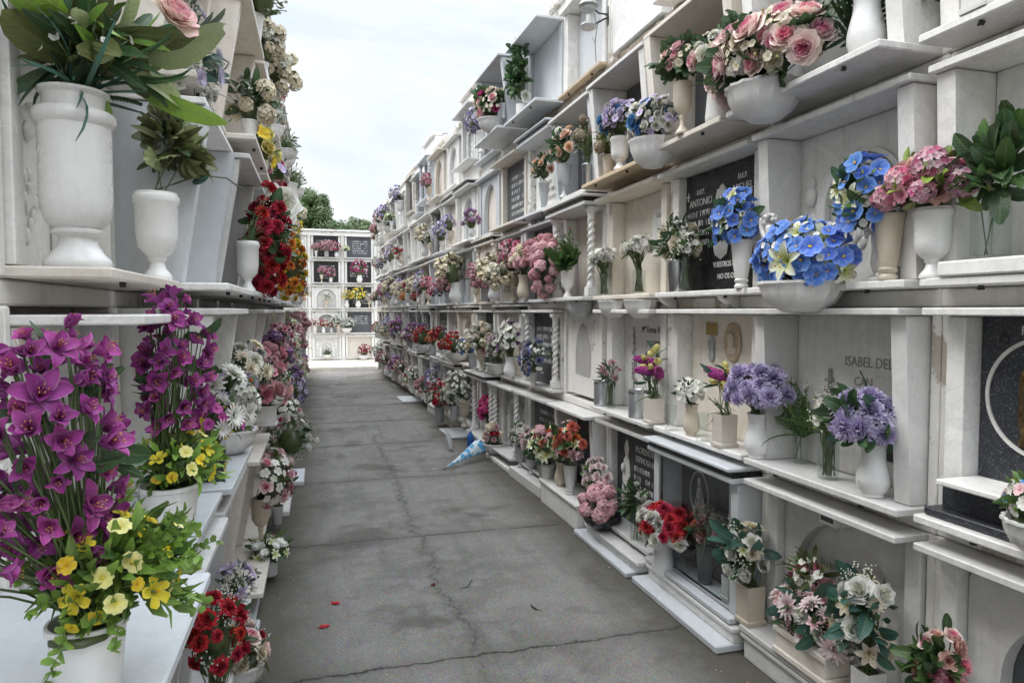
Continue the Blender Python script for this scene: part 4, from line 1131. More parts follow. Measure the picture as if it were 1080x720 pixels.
def auto_niche(side, c, r, **ov):
    panel = RR.choice(['white', 'palegrey', 'cream', 'slate', 'black', 'grey', 'white', 'bluish', 'granite', 'slate'])
    frame = RR.choice(['white', 'palegrey', 'cream', 'bluish', 'white', 'palegrey'])
    pil = RR.choice(['board', 'flat', 'flat', 'board', 'twist', 'none'])
    style = RR.choice(['plain', 'arch', 'arch', 'plain', 'relief']) if panel not in ('black', 'slate', 'granite') else 'plain'
    k = dict(panel=panel, frame=frame, pil=pil, style=style, D_=RR.choice([.06, .08, .10, .13]), cornice=RR.random() < .2, front=RR.choice([.02, .035, .05]))
    if side == 'L': k.update(D_=RR.choice([.24, .34, .38, .40]))
    if style == 'plain' and panel in ('cream', 'grey', 'palegrey') and RR.random() < .3 and side != 'E': k['front'] = .01
    k.update(FIX.get((side, c, r), {})); k.update(ov)
    lab = k.pop('label', None) or f"{PANW[k['panel']]} niche{' with arch' if k['style'] != 'plain' else (' between twisted columns' if k['pil'] == 'twist' else '')}, {where(side, c, r)}"
    n = niche(side, c, r, lab, dz=nz(side, c, r), group={'R': NL, 'L': LL, 'E': EL}[side], **k)
    if k['panel'] in ('black', 'slate', 'granite', 'white') and k['style'] == 'plain' and c < 11:
        q = RR.randrange(4)
        def f():
            mb = MB(); R2 = random.Random(q)
            for j in range(3 + q): strokes(R2, mb, -.28 + .08 * (q % 2), .26, .5 - .075 * j, .04, k.get('front', .08) - .001)
            return mb
        ob('inscription', cached(('ins', q, k.get('front', .08), k['panel'] == 'white'), lambda: f().mesh('inscription')), 'letters_grey' if k['panel'] == 'white' else 'letters_white', n)
    return n
for c in range(5, 19):
    for r in range(5): auto_niche('R', c, r)

# --- left wall
niL(0, 1, 'plain white niche shelf at the very left edge', panel='white', D_=.40, pil='none', lintel=False, shelfmat='white')
niL(1, 0, 'low white niche under the nearest white shelf, left wall', panel='white', D_=.30, pil='board', lD=.36)
niL(1, 1, 'nearest white marble niche with broad shelf under purple blossoms', panel='white', frame='white', D_=.42, pil='none', lintel=False, shelfmat='bluish', dz=.03)
niL(2, 0, 'low pale niche below the second white pot, left wall', panel='palegrey', frame='palegrey', D_=.30, lD=.36)
niL(2, 1, 'white niche with broad shelf holding the second white pot', panel='white', frame='white', D_=.33, lD=.28, lz=.655, shelfmat='bluish', pilmat='white', pil='flat')
n = niL(2, 2, 'carved white niche with cream shelf holding two large urns', panel='white', frame='white', D_=.20, lD=.1, shelfmat='cream', pil='flat', style='relief', front=.10)
niL(2, 3, 'white niche above the two large urns, left wall', panel='white', D_=.06, lD=.06)
niL(3, 0, 'low dark niche behind red carnations, left wall', panel='slate', frame='palegrey', D_=.34)
niL(3, 1, 'pale niche with thick shelf holding the yellow chrysanthemum glass', panel='palegrey', frame='white', D_=.36, shelfmat='bluish')
niL(3, 2, 'niche behind the tall blue grey side slab, left wall', panel='white', frame='white', D_=.36, pilmat='bluish', lD=.3)
niL(3, 3, 'cream niche behind hanging white blossoms, left wall', panel='cream', frame='cream', D_=.26)
niL(3, 4, 'topmost cream niche behind hanging white blossoms, left wall', panel='cream', frame='cream', D_=.2)
for c in range(4, 19):
    for r in range(5):
        if c in (4, 5) and r >= 3: auto_niche('L', c, r, frame='cream', D_=.40 if r == 3 else .34, pil='board')
        else: auto_niche('L', c, r)

# --- end wall
EP = {(2, 4): ('black', 'plain'), (2, 3): ('black', 'plain'), (2, 2): ('palegrey', 'arch'), (2, 1): ('grey', 'arch'), (2, 0): ('palegrey', 'relief'), (3, 4): ('slate', 'plain'), (3, 3): ('black', 'plain'), (3, 2): ('black', 'plain'),
      (3, 1): ('slate', 'plain'), (3, 0): ('cream', 'plain'), (1, 4): ('white', 'plain'), (1, 0): ('slate', 'plain')}
for c in range(0, 5):
    for r in range(5):
        pn, stl = EP.get((c, r), ('white' if (c + r) % 2 else 'slate', 'plain'))
        auto_niche('E', c, r, panel=pn, style=stl, frame='white', pil='flat', D_=.05, cornice=False, half=.45, arch=(.30, .28, .58))

# ------------------------------------------------------------------ steps and slabs at the foot of the walls
def slab(side, c, x0, x1, y0, y1, z0, z1, m, label, name='marble_slab', b=.006):
    p, rz = FR[side](c); t = thing(name, label, 'slab' if name == 'marble_slab' else 'step', (p.x, p.y, 0), rz, 'marble slabs and steps at the foot of the walls')
    mb = MB(); mb.box(x0, x1, y0, y1, z0, z1, b); ob('slab_top', mb.mesh('slab_top'), m, t); return t
def step(side, c, x0, x1, y0, h, m, label, over=.015, z0=.001):
    t = slab(side, c, x0 - over, x1 + over, y0 - over, -.0015, h - .026, h, m, label, 'marble_step')
    mb = MB(); mb.box(x0, x1, y0, -.002, z0, h - .027, .003); ob('riser', mb.mesh('riser'), m, t); return t
slab('R', 2, -.46, .46, -.26, -.002, .001, .04, 'bluish', 'white marble slab on the ground before the glass door niche')
step('R', 2, -.42, .46, -.165, .125, 'white', 'white marble step below the glass door niche', z0=.041)
slab('R', 3, -.47, .42, -.27, -.002, .001, .035, 'bluish', 'white marble slab on the ground before the pink hydrangea basket')
step('R', 3, -.38, .45, -.20, .105, 'palegrey', 'grey marble step under the pink hydrangea basket', z0=.036)
step('R', 4, -.43, .43, -.23, .20, 'white', 'tall marble step carrying the coral bouquets')
slab('R', 5, -.45, .45, -.22, -.002, .001, .10, 'palegrey', 'low marble slab under the white lily vases')
slab('R', 6, -.45, .45, -.2, -.002, .001, .05, 'white', 'low white slab in front of the nearest twisted columns')
step('R', 1, -.43, .43, -.14, .125, 'palegrey', 'grey marble step under the white rose planters')
step('R', 0, -.43, .40, -.12, .125, 'palegrey', 'grey marble step at the bottom right corner')
slab('R', 8, -.4, .3, -.36, -.002, .001, .03, 'bluish', 'white slab lying out into the lane beyond the blue bouquet')
slab('R', 12, -.4, .4, -.40, -.002, .001, .03, 'bluish', 'small bright slab far along the right side of the lane')
step('R', 9, -.43, .43, -.16, .14, 'cream', 'cream marble step under the red and white carnations')
step('R', 10, -.43, .43, -.16, .14, 'palegrey', 'grey marble step beyond the red and white carnations')
step('R', 7, -.43, .43, -.12, .11, 'palegrey', 'grey marble step under the paired twisted columns')
slab('L', 2, .1, .47, -.40, -.002, .001, .03, 'bluish', 'nearest white slab on the ground, left side')
slab('L', 3, -.465, .465, -.41, -.002, .001, .034, 'bluish', 'white slab on the ground beside red carnations, left side')
slab('L', 4, -.465, .46, -.39, -.002, .001, .03, 'bluish', 'white slab on the ground near white posy, left side')
slab('L', 6, -.40, .33, -.50, -.002, .001, .045, 'white', 'marble slab jutting into the lane, left side')
slab('L', 7, -.36, .2, -.60, -.002, .001, .045, 'bluish', 'second marble slab jutting into the lane, left side')
slab('L', 9, -.4, .4, -.42, -.002, .001, .04, 'white', 'white marble slab far down the left side of the lane')

# ------------------------------------------------------------------ flowers on the right wall
def put(side, c, r, x, y, sp, label, z=0., bs=None, **k):
    bs = bs or (1.14 if side == 'R' else 1.0)
    sp = dict(sp); sp['R'] = tuple(q * bs for q in sp['R']); sp['blooms'] = [(a, b, s_ * (1 + (bs - 1) * .8), n_) for a, b, s_, n_ in sp['blooms']]
    sp['lift'] = sp.get('lift', sp['R'][2] * .55) * (1 + (bs - 1) * .5)
    p = at(side, c, x, y, rowz(r) + nz(side, c, r) + z)
    _, rz = FR[side](c)
    return bouquet(sp, p, rz, label, seed=k.pop('seed', c * 17 + r * 5 + int(x * 50)), **k)
S = lambda vase, R, blooms, leaves, **k: dict(vase=vase, R=R, blooms=blooms, leaves=leaves, **k)
# nearest column
put('R', 0, 2, -.43, -.09, S(('urn', .235, .060, 'ceramic'), (.125, .10, .095), [('hydrangea', 'variegated', .046, 7), ('carnation', 'pink', .05, 4), ('rose', 'terra', .045, 3), ('small_flower', 'pink', .028, 8)], [('broad', 'lime', .09, 26), ('broad', 'olive', .08, 20)], off=(-.01, -.02)), 'white urn of variegated pink hydrangeas on yellow green leaves')
put('R', 0, 2, -.25, -.06, S(('glass', .165, .055, 'glass'), (.085, .07, .13), [('bud', 'dried', .03, 2)], [('broad', 'dark', .115, 46), ('broad', 'mid', .10, 26), ('broad', 'olive', .09, 6)], off=(.03, 0), core=False), 'glass jar of dark green leafy stems on raised marble block', z=.052, name='flower_jar')
t = thing('marble_block', 'raised white marble block under the glass jar', 'block', at('R', 0, -.17, -.06, rowz(2)), -math.pi / 2); mb = MB(); mb.box(-.2, .28, -.08, .10, .001, .05, .006); ob('block', mb.mesh('block'), 'white', t)
put('R', 0, 1, -.02, -.11, S(('bowl', .10, .095, 'ceramic'), (.11, .09, .09), [('small_flower', 'white', .026, 16), ('small_flower', 'palepink', .022, 8), ('bud', 'lemon', .014, 8), ('small_flower', 'skyblue', .02, 4)], [('simple', 'lime', .045, 40), ('simple', 'mid', .05, 40)]), 'white bowl of small white and pink daisies on granite step', z=.0, bs=.95)
put('R', 0, 0, -.33, -.12, S(('cylinder', .20, .05, 'stonevase'), (.095, .08, .17), [('rose', 'terra', .044, 9), ('rose', 'blush', .04, 2), ('carnation', 'pink', .042, 4), ('carnation', 'magenta', .03, 2)], [('broad', 'mid', .085, 34), ('broad', 'dark', .08, 30)], lift=.16), 'tall bunch of terracotta pink roses and pink carnations, bottom right', z=-.04, bs=.85)
put('R', 0, 3, -.25, -.12, S(('square', .16, .05, 'white'), (.09, .08, .09), [('rose', 'white', .04, 8)], [('broad', 'dark', .07, 30)]), 'white roses in a square planter on the uppermost right shelf')
# column one
put('R', 1, 2, .35, -.115, S(('footed', .235, .054, 'creamvase'), (.085, .08, .15), [('orchid', 'blue', .038, 20), ('lily', 'lily', .045, 3), ('small_flower', 'white', .02, 8)], [('broad', 'dark', .09, 40), ('simple', 'lime', .04, 16)], off=(-.08, -.04), lift=.06, low=-.8, hang=True), 'cream footed vase of blue orchids leaning beside pink hydrangeas')
put('R', 1, 2, -.01, -.19, S(('bowl', .125, .155, 'stonevase'), (.205, .13, .135), [('orchid', 'blue', .036, 62), ('lily', 'lily', .062, 8), ('rose', 'white', .035, 4), ('small_flower', 'white', .016, 26), ('small_flower', 'blue', .026, 14)], [('simple', 'dark', .06, 70), ('simple', 'lime', .03, 30)], lift=.085, low=-.5, hang=True), 'fluted marble bowl overflowing with blue orchids and white lilies', z=-.115)
put('R', 2, 2, .41, -.115, S(('footed', .23, .055, 'stonevase'), (.11, .09, .13), [('orchid', 'blue', .034, 34), ('lily', 'lily', .042, 3), ('small_flower', 'white', .015, 20)], [('broad', 'dark', .08, 40), ('simple', 'lime', .04, 14)], off=(-.02, -.02), lift=.09, low=-.6), 'white footed vase of blue orchids beside the black stone names')
put('R', 1, 1, -.42, -.09, S(('classic', .21, .060, 'ceramic'), (.145, .12, .11), [('pompom', 'lilac', .05, 24)], [('simple', 'dark', .05, 40)], low=-.3, lift=.09), 'white bulbous vase with a dome of lilac chrysanthemums')
put('R', 1, 1, -.27, .03, S(('glass', .12, .03, 'glass'), (.13, .015, .14), [('spray', 'white', .03, 2)], [('palm', 'mid', .22, 5), ('grass', 'mid', .26, 16)], off=(.06, 0), core=False), 'spray of green palm fronds behind lilac chrysanthemums')
put('R', 1, 1, .01, -.06, S(('glass', .17, .042, 'glass'), (.055, .05, .085), [('spray', 'white', .035, 7), ('small_flower', 'white', .016, 14), ('bud', 'paleyellow', .012, 8)], [('simple', 'mid', .04, 26), ('grass', 'light', .09, 6)], core=False, lift=.08), 'slim glass vase of small white blossoms against grey white panel')
put('R', 1, 1, .28, -.09, S(('classic', .20, .060, 'ceramic'), (.11, .10, .09), [('pompom', 'lilac', .052, 13), ('daisy', 'lilacwhite', .04, 3)], [('broad', 'dark', .12, 20), ('broad', 'blue', .10, 8), ('simple', 'olive', .06, 20)], off=(-.03, -.02), lift=.07), 'white bulbous vase of lilac carnations with long dark leaves')
put('R', 1, 0, -.44, -.10, S(('square', .185, .058, 'creamvase'), (.115, .09, .14), [('rose', 'white', .040, 9), ('dahlia', 'cream', .055, 1), ('spray', 'white', .03, 8), ('lily', 'lily', .03, 4), ('rose', 'cream', .036, 2)], [('broad', 'blue', .13, 16), ('simple', 'dark', .06, 40)], off=(-.02, -.02), lift=.12, low=-.5), 'square cream planter with tall white roses and one dahlia')
put('R', 1, 0, -.02, -.10, S(('box', .12, .15, 'cream'), (.19, .09, .10), [('dahlia', 'whitepink', .045, 9), ('rose', 'white', .042, 3), ('lily', 'palepink', .035, 6), ('spray', 'palepink', .03, 10)], [('broad', 'blue', .13, 16), ('simple', 'dark', .07, 50)], low=-.35), 'oblong cream planter with blush dahlias before carved arch')
put('R', 1, 0, -.13, -.02, S(('straight', .20, .035, 'stonevase'), (.10, .05, .08), [('carnation', 'pink', .036, 7), ('small_flower', 'white', .022, 12)], [('lance', 'olive', .10, 40), ('simple', 'mid', .05, 30)], lift=.05), 'posy of pink carnations and white blossom behind blush dahlias', z=.06)
put('R', 1, 0, .30, -.11, S(('square', .15, .052, 'white'), (.10, .09, .17), [('rose', 'white', .044, 5), ('lily', 'cream', .045, 5), ('dahlia', 'cream', .04, 2), ('spray', 'white', .03, 6), ('bud', 'palepink', .014, 5)], [('broad', 'blue', .11, 22), ('simple', 'dark', .06, 40)], lift=.17, low=-.6, off=(-.03, 0)), 'tall white roses in square marble planter right of blush dahlias')
put('R', 1, 3, -.20, -.24, S(('bowl', .14, .15, 'stonevase'), (.30, .17, .165), [('rose', 'blush', .064, 27), ('small_flower', 'cream', .018, 90), ('rose', 'cream', .045, 8), ('carnation', 'white', .045, 3), ('bud', 'paleyellow', .014, 40)], [('serrated', 'dark', .13, 30), ('simple', 'light', .05, 50), ('palm', 'dark', .2, 6)], lift=.11, low=-.45, off=(-.02, 0), hang=True), 'half bowl brimming with pink and cream roses on upper shelf', z=-.10)
put('R', 1, 3, .25, -.14, S(('classic', .27, .066, 'ceramic'), (.10, .09, .12), [('rose', 'white', .05, 6)], [('broad', 'dark', .1, 30)]), 'white bulbous vase at the end of upper projecting shelf')
put('R', 1, 3, .10, -.03, S(('glass', .14, .04, 'glass'), (.16, .10, .20), [('bud', 'white', .02, 2)], [('palm', 'dark', .34, 8), ('grass', 'dark', .3, 12)], core=False), 'dark green palm fronds behind upper pink rose bowl')
# column two
put('R', 2, 3, .09, -.26, S(('goblet', .26, .050, 'creamvase'), (.12, .10, .09), [('rose', 'palepink', .05, 5), ('small_flower', 'cream', .018, 30), ('rose', 'blush', .045, 4)], [('serrated', 'dark', .10, 20), ('simple', 'olive', .05, 40)], lift=.09), 'cream goblet vase of pale pink roses next to rose bowl')
put('R', 2, 3, .31, -.20, S(('jug', .22, .055, 'ceramic'), (.13, .11, .10), [('carnation', 'white', .045, 6), ('rose', 'blush', .05, 4), ('small_flower', 'cream', .02, 20)], [('grass', 'mid', .14, 30), ('simple', 'dark', .06, 40)], lift=.10), 'white jug vase of white carnations and grass above rose bowl')
put('R', 2, 3, -.25, -.25, S(('bowl', .15, .125, 'stonevase'), (.175, .13, .13), [('rose', 'white', .028, 40), ('rose', 'skyblue', .044, 6), ('small_flower', 'lilacwhite', .02, 26), ('bud', 'dried', .012, 20)], [('simple', 'dark', .05, 60), ('simple', 'olive', .04, 50)], lift=.09, low=-.6, hang=True), 'marble bowl of small white and sky blue roses, upper shelf', z=-.10)
put('R', 2, 2, -.26, -.08, S(('straight', .185, .062, 'steel'), (.15, .09, .12), [('rose', 'cream', .046, 8), ('spray', 'white', .034, 10), ('carnation', 'red', .028, 1), ('small_flower', 'white', .018, 14)], [('broad', 'dark', .08, 36), ('simple', 'mid', .05, 40)], lift=.09), 'steel vase of cream peonies before the black name stone')
put('R', 2, 2, -.14, -.10, S(('glass', .19, .036, 'glass'), (.075, .06, .075), [('spray', 'white', .034, 9), ('small_flower', 'white', .016, 16), ('carnation', 'red', .03, 1)], [('lance', 'mid', .08, 26)], core=False), 'glass vase of white spray flowers with one red carnation')
put('R', 2, 2, .29, -.03, S(('cylinder', .21, .028, 'steel'), (.05, .04, .05), [('small_flower', 'lilacwhite', .02, 6)], [('simple', 'dark', .05, 12)]), 'slim steel cylinder vase behind the blue orchids')
put('R', 2, 1, .24, -.085, S(('square', .165, .056, 'cream'), (.075, .06, .11), [('tulip', 'lemon', .040, 6), ('hyacinth', 'magenta', .042, 2)], [('lance', 'blue', .09, 10), ('grass', 'mid', .14, 12)], lift=.14, core=False, low=0), 'square cream planter of lemon tulips next to lilac chrysanthemums')
put('R', 2, 1, -.08, -.085, S(('classic', .175, .046, 'creamvase'), (.085, .07, .065), [('small_flower', 'white', .024, 34)], [('simple', 'dark', .05, 50)], lift=.06), 'cream bulbous vase with a dome of tiny white flowers')
put('R', 3, 1, .42, -.085, S(('square', .155, .058, 'cream'), (.09, .06, .14), [('tulip', 'lemon', .042, 8), ('hyacinth', 'magenta', .045, 3), ('bud', 'coral', .02, 1)], [('lance', 'blue', .09, 10), ('grass', 'mid', .2, 10)], lift=.15, core=False, low=0), 'square cream planter of purple hyacinths and lemon tulips')
for x, lab in ((.08, 'empty cut glass vase between tulip planter and white dome'), (-.26, 'empty cut glass vase right of the hyacinth planter')):
    t = thing('glass_vase', lab, 'vase', at('R', 2, x, -.11, rowz(1)), -math.pi / 2, 'empty cut glass vases')
    mb = MB(); mb.lathe([(0, 0), (.036, 0), (.038, .008), (.022, .02), (.026, .06), (.032, .15), (.029, .15), (.023, .06), (.0, .03)], 20, flute=.12, fk=10); ob('glass', mb.mesh('glass', 40), 'glass', t)
put('R', 2, 0, -.26, -.15, S(('jug', .205, .068, 'ceramic'), (.19, .13, .12), [('carnation', 'red', .044, 26), ('carnation', 'white', .05, 20)], [('lance', 'dark', .07, 30)], lift=.07), 'white jug of red and white carnations before glass door', z=-.045)
put('R', 2, 0, .02, .0 - .05, S(('straight', .20, .05, 'slate'), (.12, .05, .12), [('rose', 'dustypink', .04, 5), ('rose', 'coral', .035, 4), ('carnation', 'dried', .035, 5)], [('simple', 'dark', .06, 40)], back=.9), 'dusky pink and coral roses inside the glass door niche', z=.01)
put('R', 2, 0, .27, -.05, S(('square', .12, .045, 'white'), (.06, .04, .07), [('carnation', 'red', .03, 3), ('carnation', 'white', .035, 3)], [('simple', 'dark', .05, 16)], back=.9), 'little white planter with red flower inside glass door niche', z=.01)
# column three
put('R', 3, 2, -.37, -.08, S(('glass', .155, .045, 'glass'), (.13, .09, .07), [('pompom', 'white', .024, 30), ('daisy', 'white', .026, 14), ('carnation', 'red', .034, 1)], [('lance', 'mid', .06, 30), ('lance', 'olive', .05, 20)], lift=.10, low=-.2, core=False), 'glass vase of white daisies with one red carnation')
put('R', 3, 2, .19, -.08, S(('glass', .155, .042, 'glass'), (.12, .09, .08), [('pompom', 'white', .024, 30), ('daisy', 'white', .026, 14)], [('lance', 'mid', .06, 30), ('lance', 'olive', .05, 20)], lift=.12, low=-.1, core=False), 'glass vase of pure white daisies beside cream panel')
for x, h, lab in ((.20, .185, 'silver candle standing left of the hyacinth planter'), ):
    pass
def candle(c, x, y, h, lab):
    t = thing('candle', lab, 'candle', at('R', c, x, y, rowz(1)), -math.pi / 2, 'silver grave candles')
    mb = MB(); mb.lathe([(0, 0), (.046, 0), (.049, .006), (.049, h * .9), (.047, h * .95), (.049, h), (.04, h), (.036, h * .97), (0, h * .96)], 28); ob('candle_body', mb.mesh('candle_body', 40), 'silver', t)
    mb = MB(); mb.lathe([(.051, 0), (.051, .012)], 28, z0=h * .86); ob('band', mb.mesh('band', 40), 'steel', t)
candle(3, .20, -.10, .185, 'silver candle standing left of the hyacinth planter')
candle(3, -.40, -.09, .185, 'silver candle standing left of the pink carnation vase')
put('R', 3, 1, -.26, -.075, S(('glass', .15, .036, 'glass'), (.13, .07, .09), [('carnation', 'palepink', .03, 7), ('bud', 'dustypink', .012, 16)], [('simple', 'dark', .04, 40), ('lance', 'grey', .08, 26)], lift=.08, core=False), 'glass vase of pale pink carnations between silver candle and names')
put('R', 3, 0, -.22, -.15, S(('bowl', .10, .13, 'plastic'), (.155, .13, .125), [('hydrangea', 'palepink', .05, 15)], [('simple', 'mid', .06, 30)], lift=.07, low=-.3), 'round mass of pink hydrangeas in a dark basket', z=-.055)
put('R', 3, 0, -.42, -.10, S(('footed', .21, .05, 'stonevase'), (.15, .09, .13), [('rose', 'whitepink', .038, 22)], [('simple', 'dark', .06, 50), ('broad', 'mid', .09, 12)], lift=.10), 'white footed vase of blush white roses, low step', z=-.055)
put('R', 3, 0, .20, -.09, S(('glass', .20, .04, 'glass'), (.09, .07, .12), [('carnation', 'white', .04, 7)], [('lance', 'dark', .1, 60), ('simple', 'mid', .05, 30)], lift=.09, core=False), 'glass vase of white carnations beside black granite names', z=-.055)
put('R', 3, 3, .12, -.19, S(('urn', .21, .06, 'stonevase'), (.16, .11, .12), [('rose', 'lilacwhite', .034, 20), ('rose', 'skyblue', .045, 5), ('bud', 'dried', .014, 24), ('small_flower', 'lilacwhite', .02, 20)], [('simple', 'olive', .05, 60), ('simple', 'dark', .06, 40)], lift=.10), 'white urn of pale lilac and blue roses, upper wooden-toned shelf')
put('R', 3, 3, -.16, -.14, S(('straight', .16, .045, 'creamvase'), (.13, .09, .13), [('hydrangea', 'dried', .05, 4), ('bud', 'cream', .018, 14)], [('simple', 'olive', .06, 50), ('simple', 'light', .05, 14)], lift=.08), 'dried brown hydrangeas with pale buds on the ochre shelf')
put('R', 4, 3, .36, -.13, S(('straight', .185, .040, 'steel'), (.11, .08, .16), [('hydrangea', 'dried', .04, 4), ('bud', 'white', .018, 12)], [('simple', 'olive', .05, 40), ('simple', 'light', .05, 10)], lift=.16), 'steel vase with dried heads beside the peach roses')
put('R', 4, 3, -.08, -.15, S(('goblet', .27, .058, 'greyvase'), (.15, .10, .15), [('rose', 'peach', .045, 7), ('rose', 'white', .04, 6)], [('broad', 'dark', .08, 50), ('simple', 'mid', .05, 30)], lift=.12), 'grey goblet vase of peach and white roses over cornice')
put('R', 5, 3, .22, -.10, S(('footed', .24, .052, 'greyvase'), (.12, .10, .11), [('rose', 'peach', .04, 8)], [('broad', 'dark', .07, 60)], lift=.11), 'grey footed vase with a neat bunch of peach roses')
# column four
put('R', 4, 2, -.08, -.12, S(('urn', .25, .056, 'stonevase'), (.16, .10, .16), [('bud', 'pink', .016, 3)], [('fern', 'mid', .20, 34), ('simple', 'mid', .04, 90)], lift=.13), 'white urn of feathery green fern between twisted columns')
put('R', 4, 2, -.43, -.16, S(('footed', .20, .05, 'creamvase'), (.15, .11, .22), [('hydrangea', 'palepink', .05, 18), ('hydrangea', 'dustypink', .045, 8)], [('simple', 'dark', .07, 60), ('simple', 'mid', .05, 30)], lift=.05, low=-.9, hang=True, off=(.1, -.06)), 'large cascade of pink clustered carnations hanging past the shelf')
put('R', 5, 2, .25, -.14, S(('footed', .22, .05, 'creamvase'), (.16, .12, .15), [('hydrangea', 'dustypink', .05, 17)], [('simple', 'dark', .07, 60)], lift=.16), 'cream vase of dusty pink clustered blossoms left of twisted column')
put('R', 5, 2, -.26, -.13, S(('classic', .24, .065, 'creamvase'), (.19, .12, .13), [('hydrangea', 'cream', .045, 12), ('hydrangea', 'palepink', .04, 12)], [('simple', 'olive', .06, 50)], lift=.12), 'cream bulbous vase of faded cream pink hydrangeas')
put('R', 4, 0, .13, -.17, S(('footed', .24, .06, 'stonevase'), (.17, .11, .16), [('carnation', 'coral', .05, 8), ('lily', 'palepink', .05, 6), ('rose', 'orange', .045, 2), ('lily', 'lily', .045, 5)], [('broad', 'dark', .10, 40), ('simple', 'mid', .06, 40), ('serrated', 'olive', .10, 8)], lift=.14), 'footed marble vase of coral carnations and white lilies', z=.04)
put('R', 4, 0, -.14, -.15, S(('classic', .20, .055, 'creamvase'), (.13, .10, .13), [('lily', 'lily', .06, 7), ('carnation', 'palepink', .04, 6)], [('broad', 'dark', .09, 40)], lift=.11), 'pinkish bulbous vase of white lilies on tall step', z=.04)
put('R', 4, 0, -.45, -.16, S(('urn', .21, .06, 'stonevase'), (.18, .12, .16), [('lily', 'lily', .07, 8), ('rose', 'coral', .045, 6), ('hydrangea', 'palepink', .045, 5)], [('broad', 'dark', .11, 46), ('simple', 'mid', .06, 30)], lift=.14), 'white urn of large white lilies and coral roses', z=-.05)
for k_, (x_, lab_) in enumerate(((-.05, 'pale carnations in the second urn from the blue bouquet'), (-.36, 'round white carnation ball in an urn near blue bouquet'))):
    put('R', 5, 0, x_, -.12, S(('urn', .21, .058, 'greyvase'), (.14, .11, .11), [('carnation', 'white' if k_ else 'whitepink', .045, 16)], [('simple', 'dark', .06, 40)], lift=.09), lab_, z=-.055)
put('R', 5, 0, .26, -.12, S(('footed', .21, .06, 'greyvase'), (.14, .10, .14), [('lily', 'lily', .06, 7), ('hydrangea', 'palepink', .045, 6), ('carnation', 'coral', .035, 3)], [('broad', 'dark', .09, 46)], lift=.12), 'grey footed vase of lilies beside the coral rose urn', z=-.055)
put('R', 6, 0, -.30, -.14, S(('bowl', .12, .13, 'stonevase'), (.15, .11, .12), [('carnation', 'palepink', .045, 8), ('carnation', 'crimson', .03, 3), ('hydrangea', 'cream', .04, 5)], [('simple', 'dark', .06, 40)], lift=.08), 'fluted bowl of pale pink flowers beside twisted column', z=-.1)
put('R', 7, 0, .1, -.05, S(('straight', .16, .06, 'stonevase'), (.20, .08, .19), [('hydrangea', 'hot', .045, 22)], [('simple', 'dark', .07, 40)], lift=.12), 'deep pink blossoms filling the niche behind twisted columns')
put('R', 5, 1, .0, -.12, S(('footed', .18, .05, 'stonevase'), (.17, .12, .17), [('rose', 'blue', .055, 11), ('small_flower', 'white', .018, 20), ('spray', 'white', .035, 6)], [('simple', 'grey', .06, 50), ('simple', 'dark', .05, 40)], lift=.06, low=-.7, off=(.06, -.02)), 'vivid blue roses with grey leaves in dark open niche')
put('R', 5, 1, .30, -.0, S(('cylinder', .20, .05, 'ochre'), (.09, .06, .13), [('daisy', 'white', .035, 7)], [('lance', 'dark', .09, 30)], lift=.12), 'ochre vase of white daisies deep in the dark niche')
put('R', 6, 1, .25, -.13, S(('classic', .22, .07, 'stonevase'), (.18, .12, .18), [('small_flower', 'white', .035, 28), ('carnation', 'mauve', .035, 8), ('daisy', 'white', .035, 10)], [('simple', 'mid', .06, 60), ('simple', 'lime', .05, 14)], lift=.16), 'bulbous vase of white and mauve meadow flowers')
put('R', 6, 1, -.2, -.13, S(('bowl', .12, .12, 'stonevase'), (.19, .12, .17), [('carnation', 'white', .04, 12), ('small_flower', 'mauve', .03, 14), ('spray', 'white', .035, 6)], [('simple', 'dark', .06, 60)], lift=.13), 'fluted bowl of white carnations with mauve sprigs')
put('R', 7, 1, .3, -.13, S(('glass', .14, .06, 'glass'), (.13, .10, .10), [('carnation', 'pink', .045, 7), ('small_flower', 'white', .03, 10)], [('simple', 'mid', .06, 40)]), 'glass vase with small pink carnations left of meadow flowers')
put('R', 6, 4, .15, -.30, S(('bowl', .13, .13, 'stonevase'), (.22, .15, .17), [('rose', 'blush', .06, 9), ('rose', 'hot', .045, 4), ('rose', 'cream', .05, 8), ('small_flower', 'cream', .02, 20)], [('serrated', 'dark', .13, 26), ('simple', 'mid', .06, 40)], lift=.12, low=-.5, hang=True), 'bowl of pink and cream roses on topmost projecting shelf')
put('R', 5, 4, -.25, -.16, S(('cylinder', .14, .05, 'stonevase'), (.10, .09, .32), [('rose', 'white', .045, 5)], [('broad', 'dark', .10, 120), ('broad', 'mid', .08, 40)], lift=.26, low=-.8), 'tall green ivy with white roses at the roof line')

